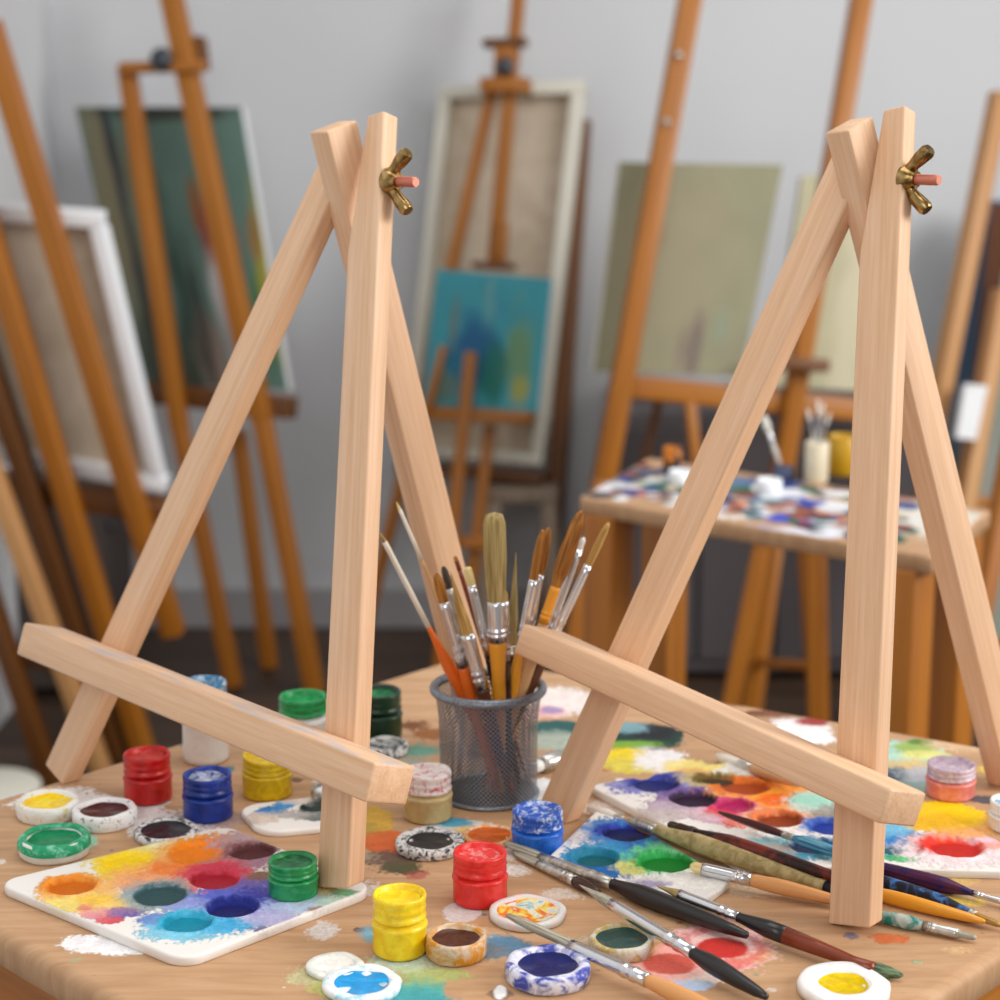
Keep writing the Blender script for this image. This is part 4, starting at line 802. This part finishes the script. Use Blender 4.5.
# --- right easel with the olive board
p = PL(640, 690, 8, 9, o=Vector((0.5, 3.35, 0)))
e = empty('studio_easel', Vector((p.p(700, 600).x, 3.3, 0)), 'large studio easel right of centre holding the olive green canvas', 'easel', GE)
pbeam('mast', p, (695, -30), (604, 480), 25, ST, e, -.06, .045); pbeam('leg', p, (604, 478), (575, 640), 24, ST, e, -.06, .04, True)
for yy in (55, 122): knob(p.p(690-yy*.178-2, yy, -.083), -p.n, .007, M['oldsilver'], e, 'screw')
pbeam('mast', p, (866, -30), (782, 470), 22, ST, e, -.03, .045); pbeam('leg', p, (782, 468), (770, 560), 22, ST, e, -.03, .04, True)
pbeam('ledge', p, (622, 386), (858, 410), 27, ST, e, -.0, .06); pbeam('clamp', p, (766, 362), (826, 366), 15, SD, e, -.07, .05)
pbeam('brace', p, (690, 402), (698, 480), 13, ST, e, -.04, .02)
pbeam('brace', p, (660, 395), (640, 480), 10, SD, e, .2, .02)
q = [p.p(620, 162, .0), p.p(783, 165, .0), p.p(741, 376, .0), p.p(594, 371, .0)]
picture(q, p, .03, (146, 144, 114), [(.4, .5, .5, .5, (156, 146, 118), .6), (.65, .88, .06, .16, (110, 90, 90), .7), (.55, .9, .03, .12, (130, 110, 100), .6), (.8, .78, .06, .1, (134, 156, 134), .5), (.3, .35, .05, .06, (140, 110, 90), .4)], M['cream'], 'olive green canvas on the easel right of centre')
pe = PL(0, 0, 8, 9, o=Vector((0.9, 3.55, 0)))
q = [pe.p(803, 176), pe.p(898, 172), pe.p(876, 392), pe.p(772, 386)]
picture(q, pe, .03, (196, 190, 156), [(.7, .5, .2, .8, (214, 208, 178), .7)], M['cream'], 'pale cream canvas partly hidden behind the right tabletop easel')
# --- paint table in the background
ft = empty('side_table', G(770, 500)-Vector((0, 0, TZ)), 'small wooden side table covered with paint mess, in the background right', 'table')
fs = [(620, 488, 30, 8, (226, 222, 226), .95, .5), (650, 482, 22, 6, (150, 150, 90), .9, .5), (630, 492, 22, 4, (214, 120, 96), .9, .4), (665, 496, 20, 6, (30, 90, 100), .9, .4), (678, 476, 16, 6, (226, 232, 236), .95, .3), (610, 478, 24, 5, (120, 120, 110), .9, .6), (650, 472, 60, 4, (80, 90, 120), .9, .6),
      (740, 512, 34, 8, (240, 238, 240), .95, .4), (738, 505, 16, 4, (226, 130, 90), .9, .4), (750, 490, 30, 6, (40, 110, 80), .95, .5), (775, 482, 40, 6, (50, 70, 130), .9, .5), (768, 484, 12, 5, (240, 240, 240), .95, .3), (800, 495, 40, 8, (230, 230, 236), .95, .5), (812, 501, 16, 5, (20, 50, 180), .95, .3), (775, 503, 20, 6, (190, 96, 60), .9, .5), (790, 518, 30, 6, (60, 80, 190), .9, .5), (820, 518, 30, 6, (186, 90, 60), .9, .5), (840, 492, 12, 5, (90, 30, 50), .95, .4), (838, 508, 22, 6, (220, 220, 226), .9, .4), (800, 533, 46, 6, (226, 228, 236), .95, .3), (745, 530, 40, 6, (170, 180, 220), .8, .6), (700, 480, 40, 8, (140, 150, 170), .9, .6), (830, 478, 36, 6, (60, 80, 120), .9, .6), (715, 500, 20, 8, (80, 120, 170), .8, .6), (690, 505, 14, 5, (224, 224, 230), .9, .5),
      (905, 500, 20, 8, (176, 120, 90), .9, .4), (885, 490, 16, 6, (200, 200, 206), .9, .4), (930, 520, 60, 20, (226, 220, 206), .8, .4), (870, 530, 30, 12, (214, 210, 200), .8, .5), (905, 480, 20, 5, (140, 60, 60), .9, .5)]
_r = random.Random(4)
for _ in range(110):
    fx = _r.random(); fy = _r.random(); X_ = 600+fx*300+fy*40; Y_ = 497+fx*46-fy*34
    fs.append((X_, Y_, 6+_r.random()*14, 2+_r.random()*2.6, _r.choice([(30, 60, 130), (226, 228, 232), (240, 240, 240), (50, 110, 120), (24, 40, 90), (150, 80, 50), (90, 120, 160), (60, 60, 70), (210, 190, 160), (120, 30, 40), (40, 90, 60)]), .95, .45))
fq = [G(582, 497), G(932, 556), G(988, 510), G(650, 458)]
board('side_tabletop', ccw(fq), TZ-.018, .018, 200, .004, .003, fs, M['tabletop'], ft, side=0)
c4 = (fq[0]+fq[1]+fq[2]+fq[3])/4
for q in fq:
    q2_ = c4+(q-c4)*.86; beam('leg', Vector((q2_.x, q2_.y, 0)), Vector((q2_.x, q2_.y, TZ-.0175)), .042, .042, (fq[1]-fq[0]), ST, ft, .003)
def fbeam(name, a, b, Y, wpx, mt, parent, t=.03):
    A = at(*a, Y); B = at(*b, Y); return beam(name, B, A, wpx*depth(A)/F, t, (0, 1, 0), mt, parent, .002)
# stool under it
so = Vector((at(780, 600, 2.75).x, 2.75, 0)); st_ = empty('wooden_stool', so, 'tall orange-brown stool seen through the gap under the side table', 'stool')
zs = at(780, 500, 2.75).z
bm_link('seat', box_bm(.16, .3, zs-.03, zs, .006, cx=so.x, cy=so.y), ST, st_)
for a, b, Y in (((762, 552), (733, 696), 2.62), ((774, 552), (752, 704), 2.88), ((815, 552), (818, 720), 2.62), ((800, 552), (812, 690), 2.88)):
    A = at(*a, Y); B = at(*b, Y); d = (B-A).normalized(); B = A+d*((A.z)/-d.z); A.z = zs-.03
    beam('leg', B, A, (16 if a[0] != 815 else 20)*2.7/F, .025, (0, 1, 0), ST, st_, .002)
beam('rung', at(756, 662, 2.88), at(812, 666, 2.75), .014, .014, (0, 0, 1), ST, st_, .002)
# things on the side table
def cyl_at(px, py, r, h, name, cat, label, mt, parts=()):
    P = G(px, py); root = empty(name, P, label, cat)
    bm_link('body' if name != 'brush_glass' else 'glass', lathe_bm([(0, 0), (r*.95, 0), (r, h*.05), (r, h*.97), (r*.94, h), (r*.88, h*.96), (r*.88, h*.3), (0, h*.3)], 28), mt, root, Matrix.Translation(P)); return root, P
gl, P = cyl_at(816, 482, .0135, .047, 'brush_glass', 'jar', 'cloudy cream jar with thin brushes on the side table', mat('cloudy_cream', (224, 212, 184), .3))
for i, (dx, dy, hh, cc) in enumerate([(-.008, .0, .085, (214, 206, 196)), (.0, .006, .095, (190, 196, 200)), (.008, -.004, .08, (224, 214, 190)), (.004, .005, .09, (160, 150, 140))]):
    t = brush(P+Vector((dx*1.6, dy, hh)), P+Vector((-dx*.4, -dy*.5, .018)), .2, .4, .0018, .0014, .0014, B_wht, S, hm('pale%d' % i, cc), 'thin pale brush standing in the cloudy cream jar on the side table', 'brushes in the cream jar', crimp=False)
P_ = cyl_at(842, 474, .018, .046, 'paint_jar', 'jar', 'mustard yellow jar on the side table next to the right easel post', mat('mustard', (196, 150, 20), .4))
P_ = cyl_at(672, 474, .011, .032, 'paint_bottle', 'bottle', 'small bottle with orange and black label near the left end of the side table', mottled('orange_black', (206, 120, 30), (40, 40, 46), 40, .45, .52, .4, 0))
P_ = cyl_at(680, 484, .013, .016, 'paint_pot', 'pot', 'small white pot near the left end of the side table', M['cwhite'])
P_ = cyl_at(769, 492, .014, .015, 'paint_pot', 'pot', 'small white pot beside the left leg of the right tabletop easel, on the side table', M['cwhite'])
Pb = G(782, 478); bb = brush(at(763, 415, Pb.y+.02), Pb+Vector((0, .0, .008)), .3, .5, .0045, .003, .003, B_wht, S, hm('offwhite', (220, 214, 206)), 'off-white brush standing slanted on the side table', 'brush on the side table')
P_ = cyl_at(783, 480, .011, .016, 'brush_glass', 'jar', 'dark little jar holding the slanted off-white brush on the side table', mat('slate', (70, 80, 110), .4))
# --- right edge: easel and leaning canvases
p = PL(900, 735, 20, 9)
e = empty('studio_easel', p.o, 'light tan studio easel cropped by the right edge of the photo', 'easel', GE)
pbeam('mast', p, (1000, 93), (925, 470), 20, M['tan'], e, -.03, .035); pbeam('leg', p, (934, 520), (897, 735), 20, M['tan'], e, -.03, .035, True)
pbeam('leg', p, (1003, 290), (924, 735), 20, M['tan'], e, -.06, .035, True)
pbeam('crossbar', p, (900, 636), (1010, 648), 20, ST, e, .02, .03); pbeam('crossbar', p, (918, 497), (1010, 505), 14, ST, e, .02, .03)
p3_ = PL(0, 0, 14, 8, o=Vector((.7, 2.35, 0)))
e = empty('studio_easel', Vector((p3_.p(990, 600).x, 2.3, 0)), 'orange-brown easel leg at the right edge, behind the right tabletop easel rear leg', 'easel', GE)
pbeam('leg', p3_, (1020, 410), (975, 640), 20, ST, e, 0, .03, True); pbeam('leg', p3_, (1075, 410), (1040, 640), 20, ST, e, 0, .03, True)
pbeam('ledge', p3_, (985, 700), (1080, 712), 22, ST, e, .03, .03)
pb_ = PL(900, 735, -30, 11, o=Vector((GF(960, 700).x, 3.7, 0)))
GCn = 'canvases stacked against the wall at the right edge'
for (off, x0, y0, x1, y1, face, edge, lb) in ((.16, 978, 200, 945, 470, (60, 90, 120), mat('blue_edge', (36, 84, 112), .6), 'blue edged canvas, backmost of the stack at the right edge'),
                                      (.10, 992, 204, 962, 475, (110, 66, 40), mat('brown_edge', (120, 60, 26), .6), 'brown edged canvas in the middle of the stack at the right edge'),
                                      (.02, 1004, 270, 978, 480, (168, 180, 168), mat('grey_green_edge', (176, 186, 176), .6), 'pale grey-green canvas, foremost of the stack at the right edge')):
    TL = pb_.p(x0, y0, off); BL = pb_.p(x1, y1, off); d = (BL-TL).normalized(); BL = TL+d*((TL.z-.02)/-d.z); r_ = pb_.s*.7
    picture([TL, TL+r_, BL+r_, BL], pb_, .03, face, [(.1, .6, .1, .2, (200, 200, 196), .6), (.3, .5, .2, .2, (90, 120, 130), .6)], edge, lb, 'leaning_canvas', 'canvas', GCn)
q = [p.p(966, 384, -.10), p.p(988, 386, -.10), p.p(976, 440, -.10), p.p(957, 438, -.10)]
picture(q, p, .012, (236, 238, 240), [], M['cwhite'], 'small white card clipped on the light tan easel at the right edge', 'paper_card', 'card', n=12)
# made-up dark cabinet, added where the back wall on the right lies in shade
cx0 = at(612, 600, 4.0).x; cx1 = at(905, 600, 4.0).x; ztop = at(800, 395, 4.0).z
cb = empty('standin_cabinet', ((cx0+cx1)/2, 3.97, 0), 'low dark grey stand-in cabinet for the shaded back wall under the canvases', 'cabinet')
mdk = mat('cabinet_dark', (92, 86, 88), .6)
bm_link('carcass', box_bm(cx1-cx0, .4, .02, ztop, .004, cx=(cx0+cx1)/2, cy=3.97), mdk, cb, smooth=False)
nD = 4
for i in range(nD):
    w_ = (cx1-cx0)/nD; dr = bm_link('door', box_bm(w_*.95, .018, .05, ztop-.03, .003, cx=cx0+w_*(i+.5), cy=3.759), mat('cabinet_door', (82, 76, 78), .55), cb, smooth=False)
    knob(Vector((cx0+w_*(i+.5)+w_*.38*(1 if i % 2 == 0 else -1), 3.75, ztop*.6)), Vector((0, -1, 0)), .012, M['darkmetal'], dr)

cb2 = empty('standin_cabinet', (LX+.07, 3.9, 0), 'narrow dark brown stand-in cabinet by the left wall behind the far left easel legs', 'cabinet')  # cabinet added to darken the bright left wall, in place of clutter
bm_link('carcass', box_bm(.13, .5, .02, .43, .004, cx=LX+.07, cy=3.9), mat('cabinet_brown', (70, 58, 52), .6), cb2, smooth=False)
for i in range(3): knob(Vector((LX+.136, 3.72+i*.18, .3)), Vector((1, 0, 0)), .012, M['darkmetal'], cb2)
# ================================================================ LIGHT
def area(name, loc, target, sx, sy, power, col):
    l = bpy.data.lights.new(name, 'AREA'); l.shape = 'RECTANGLE'; l.size = sx; l.size_y = sy; l.energy = power; l.color = col
    o = bpy.data.objects.new(name, l); C.objects.link(o); o.location = loc
    o.rotation_euler = (Vector(target)-Vector(loc)).to_track_quat('-Z', 'Y').to_euler(); return o
area('window_daylight', (3.3, .7, 2.3), (0.4, 2.5, 1.0), 2.0, 1.8, 118, (1, .98, .96))
area('front_window_daylight', (-.9, -1.8, 2.3), (0, 1.2, .8), 2.2, 1.6, 38, (1, .985, .965))
area('ceiling_light', (.4, 1.2, 3.0), (.3, 1.3, 0), 2.0, 1.6, 26, (1, .98, .96))
w = bpy.data.worlds.new('studio_ambient'); w.use_nodes = True; bpy.context.scene.world = w
w.node_tree.nodes['Background'].inputs[0].default_value = (1, 1, 1, 1); w.node_tree.nodes['Background'].inputs[1].default_value = .30
# ================================================================ CAMERA
cam = bpy.data.cameras.new('camera'); co = bpy.data.objects.new('camera', cam); C.objects.link(co)
co.location = CAM; co.rotation_euler = (math.pi/2-PIT, 0, 0); cam.sensor_width = 36; cam.lens = 36*F/1000
cam.dof.use_dof = True; cam.dof.focus_distance = 1.0; cam.dof.aperture_fstop = 7.8; cam.clip_start = .05
sc = bpy.context.scene; sc.camera = co
sc.view_settings.view_transform = 'Standard'; sc.view_settings.look = 'None'; sc.view_settings.gamma = 1; sc.view_settings.exposure = .08
sc.view_settings.use_curve_mapping = False
